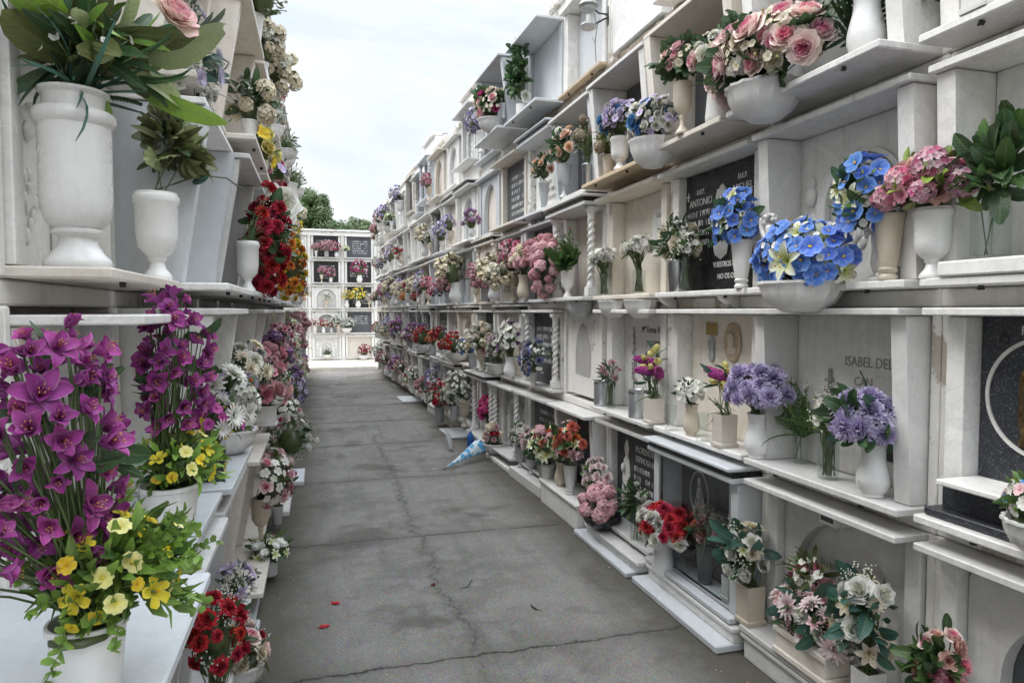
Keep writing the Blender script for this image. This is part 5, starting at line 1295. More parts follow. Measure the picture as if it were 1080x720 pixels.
# ------------------------------------------------------------------ generic recipes for the rest
def vz(R): return R.choice([('urn', .23, .062, 'stonevase'), ('footed', .22, .055, 'stonevase'), ('classic', .21, .062, 'ceramic'), ('goblet', .25, .055, 'creamvase'), ('straight', .19, .055, 'greyvase'), ('bowl', .12, .13, 'stonevase'), ('cylinder', .17, .05, 'greyvase'), ('square', .15, .055, 'cream')])
RECIPE = [  # (key word for the label, blooms, leaves)
    ('pink carnations', [('carnation', 'pink', .036, 16), ('carnation', 'palepink', .034, 12)], [('simple', 'dark', .05, 34)]),
    ('dusty pink clusters', [('hydrangea', 'dustypink', .040, 12), ('pompom', 'terra', .036, 7), ('hydrangea', 'palepink', .04, 5)], [('simple', 'dark', .06, 34)]),
    ('white roses', [('rose', 'white', .036, 18), ('small_flower', 'white', .02, 12)], [('simple', 'dark', .055, 40)]),
    ('red carnations', [('carnation', 'red', .036, 18), ('small_flower', 'white', .018, 10)], [('simple', 'dark', .055, 36)]),
    ('crimson roses', [('rose', 'crimson', .04, 13), ('bud', 'crimson', .016, 8)], [('simple', 'dark', .06, 40)]),
    ('lilac blossoms', [('carnation', 'lilac', .034, 12), ('small_flower', 'lilacwhite', .024, 16)], [('simple', 'grey', .05, 34)]),
    ('cream hydrangeas', [('hydrangea', 'cream', .046, 10), ('hydrangea', 'white', .04, 6)], [('simple', 'olive', .055, 36)]),
    ('yellow roses', [('rose', 'yellow', .038, 11), ('small_flower', 'lemon', .024, 10)], [('simple', 'mid', .055, 40)]),
    ('orange and red flowers', [('carnation', 'orange', .036, 9), ('rose', 'coral', .036, 8)], [('simple', 'dark', .055, 36)]),
    ('mixed pink and white flowers', [('rose', 'blush', .042, 8), ('small_flower', 'white', .026, 16), ('carnation', 'pink', .03, 6)], [('simple', 'mid', .055, 40)]),
    ('white and blue flowers', [('rose', 'skyblue', .036, 5), ('small_flower', 'white', .026, 22)], [('simple', 'dark', .055, 40)]),
    ('faded mauve flowers', [('hydrangea', 'mauve', .042, 8), ('bud', 'dried', .02, 14), ('small_flower', 'dustypink', .024, 10)], [('simple', 'grey', .055, 40)]),
    ('deep pink roses', [('rose', 'hot', .04, 11), ('small_flower', 'palepink', .022, 12)], [('simple', 'dark', .055, 40)]),
    ('red and white carnations', [('carnation', 'red', .036, 11), ('carnation', 'white', .036, 9)], [('simple', 'dark', .055, 36)]),
    ('green foliage with white buds', [('bud', 'white', .018, 14)], [('fern', 'mid', .14, 14), ('simple', 'olive', .05, 60)]),
    ('white lilies', [('lily', 'lily', .055, 8), ('spray', 'white', .03, 6)], [('simple', 'mid', .06, 44)]),
]
R3 = random.Random(99); VAR = {}
for i, (w, b, l) in enumerate(RECIPE):
    VAR[i] = []
    for j in range(3):
        k = R3.uniform(.8, 1.2)
        VAR[i].append(S(vz(R3), (.17 * k, .14, (.16 if j else .20) * k), [(q0, q1, q2, int(q3 * 1.45)) for q0, q1, q2, q3 in b], l, lift=.11 if j else .08, low=(-.4, -.3, -.9)[j], hang=j == 2, off=((0, -.02), (.03, -.02), (-.05, -.06))[j]))
VAR[3].append(S(('footed', .22, .055, 'stonevase'), (.15, .12, .22), RECIPE[3][1] + [('carnation', 'crimson', .036, 12)], RECIPE[3][2], lift=.1, low=-.9, hang=True))
def generic(side, c, r, x, y, i, lab, z=0., sc=1., jr=0.):
    j = R3.choice((0, 0, 1, 1, 2)); p, rz = FR[side](c)
    b = bouquet(VAR[i][j], at(side, c, x, y, rowz(r) + nz(side, c, r) + z), rz + jr, lab, hi=0, seed=i * 3 + j, key=('g', i, j))
    b.scale = (sc, sc, sc * R3.uniform(.9, 1.1)); return b
PREF = {0: [9, 2, 1, 11, 15, 13], 1: [2, 9, 5, 3, 4, 11, 6], 2: [1, 0, 6, 9, 12, 5], 3: [9, 2, 5, 1, 6], 4: [9, 5, 10, 2, 0]}
SKIPN = {('R', 7, 4), ('R', 8, 4)}
OV = {('R', 9, 0): [13, 13], ('R', 8, 1): [4, 3], ('R', 9, 1): [3, 4], ('R', 10, 1): [8, 3], ('R', 7, 2): [1, 0], ('R', 8, 2): [12, 6], ('R', 6, 3): [None, None], ('R', 9, 3): [5, 5], ('R', 10, 3): [5, 2], ('R', 7, 0): [None, None], ('R', 13, 2): [8, 9]}
for c in range(5, 19):
    for r in range(5):
        if c == 5 or (c == 6 and r in (0, 1, 4)) or ('R', c, r) in SKIPN: continue
        prob = [.9, .85, .9, .55, .5][r] * (1 if c < 10 else .88)
        ch = OV.get(('R', c, r))
        for s_, (x, wd) in enumerate(((.27, 'nearer'), (-.22, 'farther'))):
            i = ch[s_] if ch else R3.choice(PREF[r] + [R3.randrange(len(RECIPE))])
            if i is None or R3.random() > prob: continue
            jx = R3.uniform(-.06, .06)
            generic('R', c, r, x + jx, -.15 + R3.uniform(-.05, .03), i, f"{wd} vase of {RECIPE[i][0]}, {where('R', c, r)}", sc=R3.choice((.65, .85, 1.0, 1.1, 1.3)) * R3.uniform(.92, 1.08), jr=R3.uniform(-1, 1))
        if r in (0, 1, 2) and R3.random() < .25 and c > 6:
            i = R3.choice(PREF[r]); generic('R', c, r, .02, -.1, i, f"centre vase of {RECIPE[i][0]}, {where('R', c, r)}", sc=R3.uniform(.85, 1.1))
generic('R', 6, 2, .33, -.13, 0, 'nearer vase of bright pink carnations, middle row of right wall', sc=1.1)
generic('R', 7, 4, .2, -.16, 5, 'small lilac blossoms at the roof line past the pink rose bowl')
generic('R', 9, 0, .15, -.27, 13, 'large ball of red and white carnations standing in the lane', z=-.1, sc=1.45)

# ------------------------------------------------------------------ left wall flowers
def purple_pot(c, x, y, z, r_, h, s, lab, n1):
    sp = S(('straight', h, r_, 'ceramic'), (.13 * s, .12 * s, .21 * s), [('bract_flower', 'purple', .040 * s, n1), ('bract_flower', 'magenta', .040 * s, n1 // 2)], [('broad', 'dark', .08 * s, 14)], lift=.29 * s, low=-.75, core=False, back=.8, off=(-.01, .0))
    return sp
def multi(side, c, r, x, y, z, sps, label, seed, hi=2):
    """one vase holding several layers of flowers"""
    p = at(side, c, x, y, rowz(r) + nz(side, c, r) + z); _, rz = FR[side](c)
    root = bouquet(sps[0], p, rz, label, hi=hi, seed=seed)
    for k, sp in enumerate(sps[1:]):
        R = random.Random(seed * 7 + k); bl, fol = arrange(R, sp, hi)
        me = fol.mesh('foliage', 180, False); me.materials.append(M['leaf']); ob('foliage', me, None, root)
        for i, (bk, col, size, pt, n) in enumerate(bl): ob(bk, bloom_mesh(bk, col, hi, i % (6 if bk == 'bract_flower' else 4)), None, root, frame_to(pt, n, size, R.uniform(0, 6.3)))
    return root
v1 = ('straight', .135, .062, 'ceramic')
multi('L', 1, 1, -.11, -.335, .03, [
    S(v1, (.125, .12, .125), [('trumpet_flower', 'yellow', .020, 13), ('small_flower', 'lemon', .017, 13), ('small_flower', 'yellow', .014, 14)], [('simple', 'light', .046, 330), ('simple', 'mid', .05, 80), ('fern', 'light', .055, 30), ('simple', 'lime', .034, 150), ('spray', 'light', .085, 24)], lift=.065, low=-.4, back=.9, core=False, off=(.03, -.04)),
    S(v1, (.105, .105, .225), [('bract_flower', 'purple', .040, 30), ('bract_flower', 'magenta', .037, 24), ('bract_flower', 'purple', .029, 34)], [('broad', 'dark', .075, 16), ('simple', 'dark', .05, 20)], lift=.29, low=-.85, core=False, back=.9, off=(.0, .04)),
    S(v1, (.06, .07, .12), [('bract_flower', 'magenta', .038, 9), ('bract_flower', 'purple', .032, 10)], [('simple', 'dark', .05, 12)], lift=.20, low=-.9, core=False, back=.9, off=(-.10, .13))],
    'nearest white pot with tall purple blossoms over yellow trumpet flowers', 11)
v2 = ('straight', .155, .088, 'ceramic')
multi('L', 2, 1, -.04, -.27, .0, [
    S(v2, (.15, .14, .10), [('trumpet_flower', 'yellow', .028, 6), ('small_flower', 'lemon', .024, 8), ('small_flower', 'yellow', .022, 10)], [('simple', 'light', .05, 200), ('fern', 'light', .07, 24), ('simple', 'lime', .05, 60), ('simple', 'dark', .05, 40)], lift=.06, low=-.3, back=.9, off=(.02, -.03)),
    S(v2, (.11, .105, .235), [('bract_flower', 'purple', .045, 30), ('bract_flower', 'magenta', .042, 18), ('bract_flower', 'purple', .034, 26)], [('broad', 'dark', .09, 14)], lift=.36, low=-.85, core=False, back=.9, off=(.02, -.02))],
    'second white pot with purple blossoms over small yellow flowers', 12)
put('L', 3, 1, -.29, -.30, S(('glass', .13, .05, 'plastic'), (.10, .12, .12), [('daisy', 'white', .045, 8), ('carnation', 'yellow', .062, 2), ('small_flower', 'magenta', .028, 12), ('daisy', 'yellow', .03, 3), ('spray', 'white', .03, 6)], [('simple', 'dark', .05, 40), ('lance', 'mid', .07, 20)], lift=.11, back=.8), 'dark glass of white daisies and one big yellow chrysanthemum')
put('L', 3, 1, .25, -.30, S(('bowl', .12, .12, 'stonevase'), (.16, .15, .15), [('dahlia', 'white', .06, 6), ('hydrangea', 'white', .06, 5), ('bud', 'orange', .02, 10), ('daisy', 'lilacwhite', .05, 3)], [('broad', 'dark', .08, 40), ('simple', 'mid', .05, 40)], lift=.13, back=.8), 'bowl of large white blooms with orange buds, left wall')
put('L', 4, 1, -.25, -.34, S(('urn', .2, .06, 'stonevase'), (.15, .14, .16), [('carnation', 'white', .055, 14), ('dahlia', 'cream', .05, 5)], [('broad', 'dark', .08, 40)], lift=.16, back=.8), 'urn of piled white chrysanthemums, left wall')
put('L', 4, 1, .15, -.42, S(('square', .12, .07, 'palegrey'), (.16, .15, .14), [('rose', 'dustypink', .055, 9), ('rose', 'pink', .05, 6), ('spray', 'white', .035, 8)], [('simple', 'dark', .06, 60), ('simple', 'mid', .05, 30)], lift=.10, back=.8), 'grey planter of dusty pink roses jutting over the lane')
put('L', 5, 1, -.1, -.40, S(('bowl', .12, .10, 'stonevase'), (.16, .14, .2), [('rose', 'pink', .05, 8), ('carnation', 'palepink', .05, 8), ('hydrangea', 'dustypink', .05, 6)], [('simple', 'dark', .06, 60)], lift=.14, back=.8), 'bowl of mixed pink roses and carnations, left wall')
put('L', 2, 0, .20, -.36, S(('straight', .16, .06, 'stonevase'), (.15, .12, .16), [('carnation', 'red', .036, 22), ('spray', 'white', .035, 10)], [('simple', 'dark', .06, 40)], lift=.20, back=.8), 'red carnations with white sprays under the left shelves', z=-.02)
put('L', 2, 0, .22, -.37, S(('bowl', .11, .10, 'stonevase'), (.14, .12, .09), [('rose', 'blush', .052, 6), ('carnation', 'cream', .05, 4), ('spray', 'white', .03, 4)], [('simple', 'dark', .05, 40)], lift=.05, back=.8), 'bowl of pink centred roses on the ground, left side', z=-.13) if False else None
put('L', 3, 0, -.20, -.38, S(('bowl', .11, .10, 'stonevase'), (.16, .12, .10), [('rose', 'blush', .055, 7), ('carnation', 'cream', .055, 4), ('carnation', 'crimson', .03, 4), ('spray', 'white', .03, 4)], [('simple', 'dark', .05, 50), ('lance', 'olive', .09, 20)], lift=.06, back=.8), 'bowl of pink centred roses and green pompoms, left side', z=-.125)
put('L', 3, 0, .25, -.32, S(('straight', .15, .05, 'stonevase'), (.10, .09, .11), [('lily', 'lilacwhite', .05, 7), ('spray', 'white', .03, 6)], [('simple', 'grey', .05, 30)], lift=.12, back=.8), 'pale lilac lilies in shade under left shelves', z=-.12)
put('L', 4, 0, .15, -.42, S(('cylinder', .09, .05, 'greyvase'), (.13, .12, .08), [('lily', 'lily', .045, 9), ('daisy', 'white', .035, 8)], [('simple', 'dark', .06, 40), ('lance', 'mid', .08, 20)], lift=.06, back=.8), 'small white posy standing on the ground, left side', z=-.125)
put('L', 5, 0, .2, -.42, S(('straight', .14, .045, 'greyvase'), (.13, .12, .19), [('rose', 'hot', .05, 7), ('rose', 'dustypink', .05, 6), ('carnation', 'magenta', .045, 6), ('carnation', 'white', .035, 8)], [('broad', 'dark', .09, 50)], lift=.16, back=.8), 'tall magenta and pink roses beside marble slab, left side', z=-.11)
# two urns
PR['urnneck'] = [(0, 0), (.80, 0), (.83, .015), (.80, .045), (.66, .075), (.50, .125), (.44, .17), (.50, .185), (.62, .195), (.64, .21), (.56, .225), (.70, .25), (.82, .30), (.865, .38), (.875, .60), (.875, .80), (.95, .815), (1.0, .835), (1.0, .865), (.93, .885), (.76, .885), (.74, .895), (.76, .965), (.86, .985), (.86, 1.0), (.66, 1.0), (.60, .92), (0, .9)]
VW['urnneck'] = 'urn'
u1 = bouquet(S(('urnneck', .445, .094, 'ceramic'), (.16, .14, .13), [('small_flower', 'white', .014, 30), ('bud', 'orange', .012, 4)], [('lance', 'dark', .16, 40), ('broad', 'olive', .12, 26), ('grass', 'blue', .22, 20), ('lance', 'light', .13, 18), ('broad', 'pale', .12, 12), ('fern', 'dark', .14, 12)], lift=.10, back=.9, core=False, off=(.03, -.04)), at('L', 2, -.35, -.13, rowz(2)), math.pi / 2, 'large white urn with dark leaves and a pink edged rose', seed=3)
uf = MB(); R_ = random.Random(31)
def lf(kind, col, p, n, L): leaf(uf, R_, kind, col, p, n, L)
for (kd, cl_, p, n, L) in [
    ('broad', 'pale', (.02, -.17, .56), (.55, -.62, .42), .30), ('broad', 'pale', (.06, -.14, .55), (.9, -.45, .1), .22), ('broad', 'olive', (-.02, -.10, .60), (.2, -.9, -.05), .20),
    ('lance', 'lime', (.10, -.12, .50), (.55, -.72, -.2), .29), ('broad', 'lime', (-.10, -.02, .60), (-.5, .3, .1), .15), ('broad', 'lime', (-.06, -.06, .64), (.0, -.25, -.5), .11), ('broad', 'lime', (-.1, 0, .62), (-.4, .2, -.4), .12),
    ('broad', 'olive', (-.02, .0, .52), (-.6, .5, .2), .20), ('broad', 'olive', (.0, -.06, .5), (.2, -.8, .2), .17), ('lance', 'pale', (.03, -.12, .52), (.5, -.7, -.15), .2), ('broad', 'olive', (.05, -.12, .50), (.6, -.6, -.2), .15),
    ('broad', 'lime', (.0, -.05, .45), (.1, -.3, -.6), .07), ('grass', 'blue', (-.03, 0, .45), (-.1, .05, .9), .26), ('broad', 'pale', (.02, -.1, .62), (.1, -.4, .8), .18), ('broad', 'lime', (-.05, .02, .66), (-.3, .1, .6), .2), ('broad', 'mid', (-.05, -.05, .66), (.3, -.4, .6), .2)]:
    lf(kd, cl_, p, n, L)
me = uf.mesh('large_leaves', 180, False); me.materials.append(M['leaf']); ob('large_leaves', me, None, u1)
ob('rose', bloom_mesh('rose', 'pinkedge', 2, 0), None, u1, frame_to((-.05, -.25, .655), (-.45, -.55, .45), .068, 0))
u2 = bouquet(S(('urn', .31, .073, 'ceramic'), (.10, .09, .15), [('bud', 'dried', .012, 4)], [('serrated', 'olive', .085, 30), ('serrated', 'pale', .07, 14), ('lance', 'olive', .10, 12), ('broad', 'dark', .07, 8)], lift=.17, back=.9, core=False, off=(.05, -.05)), at('L', 2, .36, -.17, rowz(2)), math.pi / 2, 'smaller white urn with jagged olive leaves and a trailing twig', seed=4)
mb = MB(); mb.tube([(.0, 0, .32), (.06, -.06, .36), (.16, -.12, .41), (.30, -.2, .43), (.45, -.26, .40)], .0035, 5, (.02, .035, .02))
for p in ((.12, -.09, .40), (.14, -.1, .375), (.11, -.1, .43)): leaf(mb, R_, 'broad', 'blue', p, (.2, -.3, .2), .07)
me = mb.mesh('twig', 180, False); me.materials.append(M['leaf']); ob('twig', me, None, u2)
put('L', 3, 3, -.25, -.22, S(('straight', .14, .05, 'stonevase'), (.20, .14, .26), [('carnation', 'white', .035, 20), ('daisy', 'lilacwhite', .04, 14), ('spray', 'white', .04, 14), ('bud', 'orange', .014, 3)], [('simple', 'blue', .07, 60), ('lance', 'grey', .10, 50), ('simple', 'olive', .05, 30)], lift=-.05, low=-.9, back=.9, hang=True, core=False), 'hanging mass of white and lilac blossoms with bluish leaves')
put('L', 4, 3, .0, -.36, S(('footed', .18, .05, 'stonevase'), (.12, .12, .16), [('hydrangea', 'cream', .06, 6), ('carnation', 'white', .045, 4), ('bud', 'lemon', .014, 10)], [('broad', 'dark', .10, 40)], lift=.10, low=-.8, hang=True, back=.9), 'cream hydrangeas over dark drooping leaves, left fourth row')
put('L', 4, 2, -.02, -.34, S(('urn', .29, .066, 'stonevase'), (.13, .13, .36), [('carnation', 'red', .06, 24), ('carnation', 'crimson', .052, 12), ('spray', 'white', .04, 8)], [('broad', 'dark', .10, 70), ('simple', 'mid', .05, 20)], lift=.02, low=-.95, hang=True, back=.9, off=(.20, -.10)), 'white urn with a tall cascade of red carnations')
b = put('L', 5, 2, .05, -.40, S(('goblet', .24, .05, 'stonevase'), (.12, .12, .26), [('carnation', 'orange', .045, 20), ('carnation', 'yellow', .045, 14)], [('simple', 'mid', .06, 50)], lift=-.02, low=-.95, hang=True, back=.9, off=(.14, -.14)), 'goblet vase with orange and yellow cascade, left wall')
ob('large_rose', bloom_mesh('rose', 'white', 2, 1), None, b, frame_to((-.05, -.10, .66), (-.9, -.5, .2), .16, 0)); mb = MB(); mb.tube([(0, 0, .2), (-.02, -.04, .45), (-.05, -.09, .62)], .005, 5); me = mb.mesh('rose_stem', 180, False); me.materials.append(M['leaf']); ob('rose_stem', me, None, b)
put('L', 5, 3, .10, -.36, S(('footed', .2, .05, 'stonevase'), (.14, .13, .20), [('rose', 'lemon', .07, 7), ('orchid', 'yellow', .06, 4), ('spray', 'white', .04, 8)], [('fern', 'mid', .14, 20), ('simple', 'mid', .05, 30)], lift=.06, low=-.8, hang=True, back=.9), 'pale yellow roses with one golden flower, left fourth row')
put('L', 6, 3, .10, -.40, S(('footed', .2, .05, 'stonevase'), (.13, .12, .2), [('carnation', 'pink', .05, 8), ('carnation', 'red', .045, 5), ('orchid', 'lilac', .05, 3), ('carnation', 'white', .04, 4)], [('fern', 'mid', .14, 20), ('simple', 'mid', .05, 30)], lift=.06, low=-.9, hang=True, back=.9), 'pink and red carnations with lilac orchids hanging against the sky')
LP = {0: [9, 11, 2, 6, 1, 15, 5], 1: [6, 2, 11, 1, 9, 15, 10, 14], 2: [3, 2, 8, 7, 14, 13, 4], 3: [7, 15, 2, 14, 9], 4: [2, 6, 14]}
for c in range(5, 19):
    for r in range(5):
        if (c, r) in ((5, 0), (5, 1), (5, 2), (5, 3), (6, 3)): continue
        for s_, (x, wd) in enumerate(((-.24, 'nearer'), (.2, 'farther'))):
            if R3.random() > [.9, .95, .9, .6, .25][r]: continue
            i = R3.choice(LP[r])
            generic('L', c, r, x + R3.uniform(-.05, .05), -.33 + R3.uniform(-.10, .06), i, f"{wd} vase of {RECIPE[i][0]}, {where('L', c, r)}", sc=R3.uniform(.85, 1.4), jr=R3.uniform(-1, 1))
for c, r, i in ((4, 0, 9), (6, 0, 12), (6, 1, 0), (6, 2, 8)):
    generic('L', c, r, .36, -.36, i, f"last vase of {RECIPE[i][0]}, {where('L', c, r)}", sc=1.1)
generic('L', 7, 4, .1, -.30, 9, 'small pink and white bunch hanging from the left roof', sc=.9, z=.1)

# ------------------------------------------------------------------ end wall flowers
EF = [(2, 4, -.30, 1, 1.0), (2, 4, .02, 1, 1.3), (2, 4, .32, 12, 1.0), (2, 3, -.14, 0, .9), (2, 3, .14, 12, .9), (2, 2, .0, 2, 1.1), (2, 1, -.36, 9, 1.0), (2, 1, -.1, 13, .9), (2, 1, .14, 13, .9), (2, 1, .36, 2, 1.1), (2, 0, 0., 14, .9),
      (3, 3, .0, 12, 1.5), (3, 2, -.4, 7, 1.1), (3, 2, -.05, 7, 1.4), (3, 4, -.45, 15, .8), (3, 2, .3, 2, 1.0), (1, 3, .2, 3, 1.1), (1, 1, .3, 9, 1.1), (1, 2, .25, 8, 1.1), (3, 1, -.42, 2, 1.2)]
for k, (c, r, x, i, s_) in enumerate(EF):
    generic('E', c, r, x, -.12, i, f"{['left', 'centre', 'right'][0 if x < -.13 else (2 if x > .13 else 1)]} {RECIPE[i][0]} on end wall, {RW[r]} row, {['', 'left', 'middle', 'right'][c]} niche", sc=s_)
# potted plant by the end wall
generic('E', 3, 0, .1, -.2, 3, 'red potted flowers standing before the cream end niche', z=-.07, sc=1.2)

# ------------------------------------------------------------------ cherub statuettes
def cherub(loc, rz, label, s=1., flip=1):
    t = thing('cherub_statuette', label, 'statuette', loc, rz, 'white cherub statuettes')
    me = D.meshes.new('cherub')
    vs = [(0, 0, .10), (0, -.004, .135), (0, 0, .17), (0, -.004, .185), (0, -.006, .215), (.022 * flip, -.012, .155), (.040 * flip, -.03, .14), (.020 * flip, -.045, .165), (-.022 * flip, -.006, .16), (-.040 * flip, -.012, .20), (-.036 * flip, -.02, .24),
          (.018, -.01, .085), (.022, -.035, .06), (.020, -.025, .012), (.022, -.045, .006), (-.018, -.004, .085), (-.022, -.01, .045), (-.022, .0, .010), (-.022, -.025, .004)]
    ed = [(0, 1), (1, 2), (2, 3), (3, 4), (2, 5), (5, 6), (6, 7), (2, 8), (8, 9), (9, 10), (0, 11), (11, 12), (12, 13), (13, 14), (0, 15), (15, 16), (16, 17), (17, 18)]
    rr = [.026, .028, .020, .012, .026, .013, .010, .007, .013, .010, .007, .019, .015, .010, .008, .019, .015, .010, .008]
    me.from_pydata(vs, ed, []); o = D.objects.new('body', me); COL.objects.link(o)
    o.modifiers.new('s', 'SKIN'); 
    for v, q in zip(me.skin_vertices[0].data, rr): v.radius = (q, q)
    me.skin_vertices[0].data[0].use_root = True
    sb = o.modifiers.new('b', 'SUBSURF'); sb.levels = sb.render_levels = 2
    bpy.context.view_layer.update(); m2 = D.meshes.new_from_object(o.evaluated_get(bpy.context.evaluated_depsgraph_get())); D.objects.remove(o)
    for p in m2.polygons: p.use_smooth = True
    m2.materials.clear(); b = ob('body', m2, 'stonevase', t, Matrix.Diagonal((s, s, s, 1)))
    mb = MB(); R = random.Random(1)
    for k in range(26):
        z = R.uniform(-.1, 1); a = R.uniform(0, 6.3); q = math.sqrt(1 - z * z)
        if q * math.sin(a) < -.5 and z < .5: continue
        mb.blob(.026 * q * math.cos(a), -.006 + .026 * q * math.sin(a), .222 + .024 * z, .009, .009, .008, 6, 4)
    ob('hair', mb.mesh('hair', 180), 'stonevase', t, Matrix.Diagonal((s, s, s, 1)))
    for sg in (-1, 1):
        mb = MB()
        for k in range(5): mb.prism([(.018, .17 - .006 * k), (.03 + .004 * k, .20 - .018 * k), (.034 + .002 * k, .19 - .02 * k), (.02, .155 - .008 * k)], *sorted((sg * (.008 + .010 * k), sg * (.017 + .010 * k))))
        ob('wing', mb.mesh('wing'), 'stonevase', t, Matrix.Diagonal((s, s, s, 1)))
    mb = MB(); mb.lathe([(.0, 0), (.045, 0), (.048, .008), (.042, .016), (0, .016)], 20, z0=-.012); ob('base', mb.mesh('base', 40), 'stonevase', t, Matrix.Diagonal((s, s, s, 1)))
    return t
cherub(at('R', 1, -.30, -.12, rowz(2) + .012), -math.pi / 2, 'white cherub with raised arm beside the blue orchids', 1.25, 1)
cherub(at('R', 1, .26, -.05, rowz(2) + .012), -math.pi / 2, 'white cherub behind the cream footed vase', 1.2, -1)

# ------------------------------------------------------------------ fluted half-bowls under the third column shelf
for x, lab in ((-.20, 'fluted marble half bowl under the daisy vases, farther one'), (.22, 'fluted marble half bowl under the daisy vases, nearer one')):
    t = thing('wall_bowl', lab, 'bowl', at('R', 3, x, -.08, rowz(2) - .155), -math.pi / 2, 'half bowls fixed under the shelf')
    mb = MB(); mb.lathe([(a * .13, b * .12) for a, b in PR['bowl']], 32, flute=.07, fk=16, sy=.75); ob('bowl', mb.mesh('bowl', 38), 'stonevase', t)
t = thing('wall_bowl', 'fluted marble half bowl beneath the twisted column shelf', 'bowl', at('R', 4, .1, -.08, rowz(2) - .155), -math.pi / 2, 'half bowls fixed under the shelf')
mb = MB(); mb.lathe([(a * .13, b * .12) for a, b in PR['bowl']], 32, flute=.07, fk=16, sy=.75); ob('bowl', mb.mesh('bowl', 38), 'greyvase', t)
for c, x, w_ in ((2, -.43, 'left end of the black stone shelf'), (2, .20, 'right end of the black stone shelf')):
    t = thing('shelf_bracket', f'small white marble bracket under the {w_}', 'bracket', at('R', c, x, 0, rowz(2)), -math.pi / 2)
    mb = MB(); brackets(mb, .13, 0, .05); ob('bracket', mb.mesh('bracket'), 'white', t)

# ------------------------------------------------------------------ lantern
t = thing('wall_lantern', 'old glass and metal lantern on iron arm beside twig panel', 'lantern', at('R', 4, .44, -.16, 3.70), -math.pi / 2)
mb = MB(); mb.lathe([(0, 0), (.05, 0), (.062, .02), (.05, .035), (.03, .04)], 8); mb.lathe([(.05, .16), (.075, .165), (.05, .20), (.02, .22), (.015, .25), (0, .25)], 8); mb.lathe([(.05, .13), (.056, .14), (.05, .16)], 8); ob('metal_cap', mb.mesh('metal_cap', 30), 'grey', t)
mb = MB(); mb.lathe([(.044, .04), (.048, .09), (.046, .14)], 12); ob('glass', mb.mesh('glass', 40), 'glass', t)
mb = MB(); mb.lathe([(0, .04), (.018, .04), (.018, .10), (0, .105)], 10); ob('candle', mb.mesh('candle', 40), 'ceramic', t)
mb = MB(); mb.tube([(.0, .03, .03), (.03, .08, .05), (.01, .12, .08), (.0, .17, .10)], .007, 6); mb.tube([(.0, .04, .15), (-.02, .09, .13), (.0, .17, .12)], .006, 6); mb.box(-.015, .015, .155, .165, .04, .18, .002); ob('arm', mb.mesh('arm', 60), 'iron', t)
t = thing('wall_lantern', 'second lantern hanging at the top edge over plain panel', 'lantern', at('R', 2, .35, -.12, 4.02), -math.pi / 2)
mb = MB(); mb.lathe([(0, 0), (.055, 0), (.068, .02), (.06, .04), (.04, .05)], 8); mb.lathe([(.055, .17), (.08, .18), (.03, .23), (0, .24)], 8); ob('metal_cap', mb.mesh('metal_cap', 30), 'grey', t)
mb = MB(); mb.lathe([(.05, .05), (.05, .17)], 12); ob('glass', mb.mesh('glass', 40), 'glass', t)
mb = MB(); mb.tube([(0, .03, .12), (0, .12, .12)], .006, 6); ob('arm', mb.mesh('arm', 60), 'iron', t)
# blue box lying on the upper ledge
t = thing('candle_box', 'small blue box lying on the rubble ledge', 'box', at('R', 3, .0, -.09, rowz(3) + .71), -math.pi / 2 + .2); mb = MB(); mb.box(-.05, .05, -.03, .03, 0, .055, .003); ob('box', mb.mesh('box'), 'bluepaper', t)

# ------------------------------------------------------------------ things on the ground
t = thing('wrapped_bouquet', 'blue and white wrapped bouquet lying on the ground by the twisted columns', 'bouquet', (1.28, 6.98, .025), 0)
d = Vector((1.70, 7.32, .16)) - Vector((1.24, 6.93, .03)); L_ = d.length
mt = Vector((0, 0, 1)).rotation_difference(d).to_matrix().to_4x4()
mb = MB(); n_ = 22
V = []; F = []
for k in range(9):
    q = k / 8; rr = .006 + .075 * q ** 1.1
    for i in range(n_):
        a = 2 * math.pi * i / n_; w = rr * (1 + .10 * math.sin(5 * a + k * .5) * q); V.append((w * math.cos(a), w * math.sin(a) * .5, L_ * q + .03 * q * math.sin(7 * a)))
for k in range(8):
    for i in range(n_): F.append((k * n_ + i, k * n_ + (i + 1) % n_, (k + 1) * n_ + (i + 1) % n_, (k + 1) * n_ + i))
mb.add(V, F); ob('wrapping', mb.mesh('wrapping', 180, False), 'bluepaper', t, mt)
mb = MB(); mb.tube([(0, 0, -.07), (.004, 0, .02)], .006, 5); mb.tube([(.005, .003, -.06), (0, 0, .02)], .005, 5)
for k in range(12): leaf(mb, R_, 'simple', 'dark', (R_.uniform(-.04, .04), R_.uniform(-.04, .04), L_ * .95), (R_.uniform(-.4, .4), R_.uniform(-.4, .4), 1), .07)
me = mb.mesh('stems', 180, False); me.materials.append(M['leaf']); ob('stems', me, None, t, mt)
for k in range(4): ob('carnation', bloom_mesh('carnation', 'red' if k % 2 else 'white', 1, k % 3), None, t, mt @ frame_to((R_.uniform(-.05, .05), R_.uniform(-.03, .03), L_ * 1.02), (0, 0, 1), .035))
t = thing('plastic_bottle', 'small bright blue plastic bottle standing by the wrapped bouquet', 'bottle', (1.70, 7.75, .052))
mb = MB(); mb.lathe([(0, 0), (.036, 0), (.04, .01), (.04, .13), (.03, .16), (.014, .18), (.014, .20)], 20); ob('bottle', mb.mesh('bottle', 40), 'blueplastic', t)
mb = MB(); mb.lathe([(.017, .2), (.017, .225), (0, .226)], 14); ob('cap', mb.mesh('cap', 40), 'white', t)
t = thing('glass_bottle', 'dark glass bottle leaning near the wrapped bouquet', 'bottle', (1.50, 7.9, .02)); t.rotation_euler = (-.25, -.2, 0)
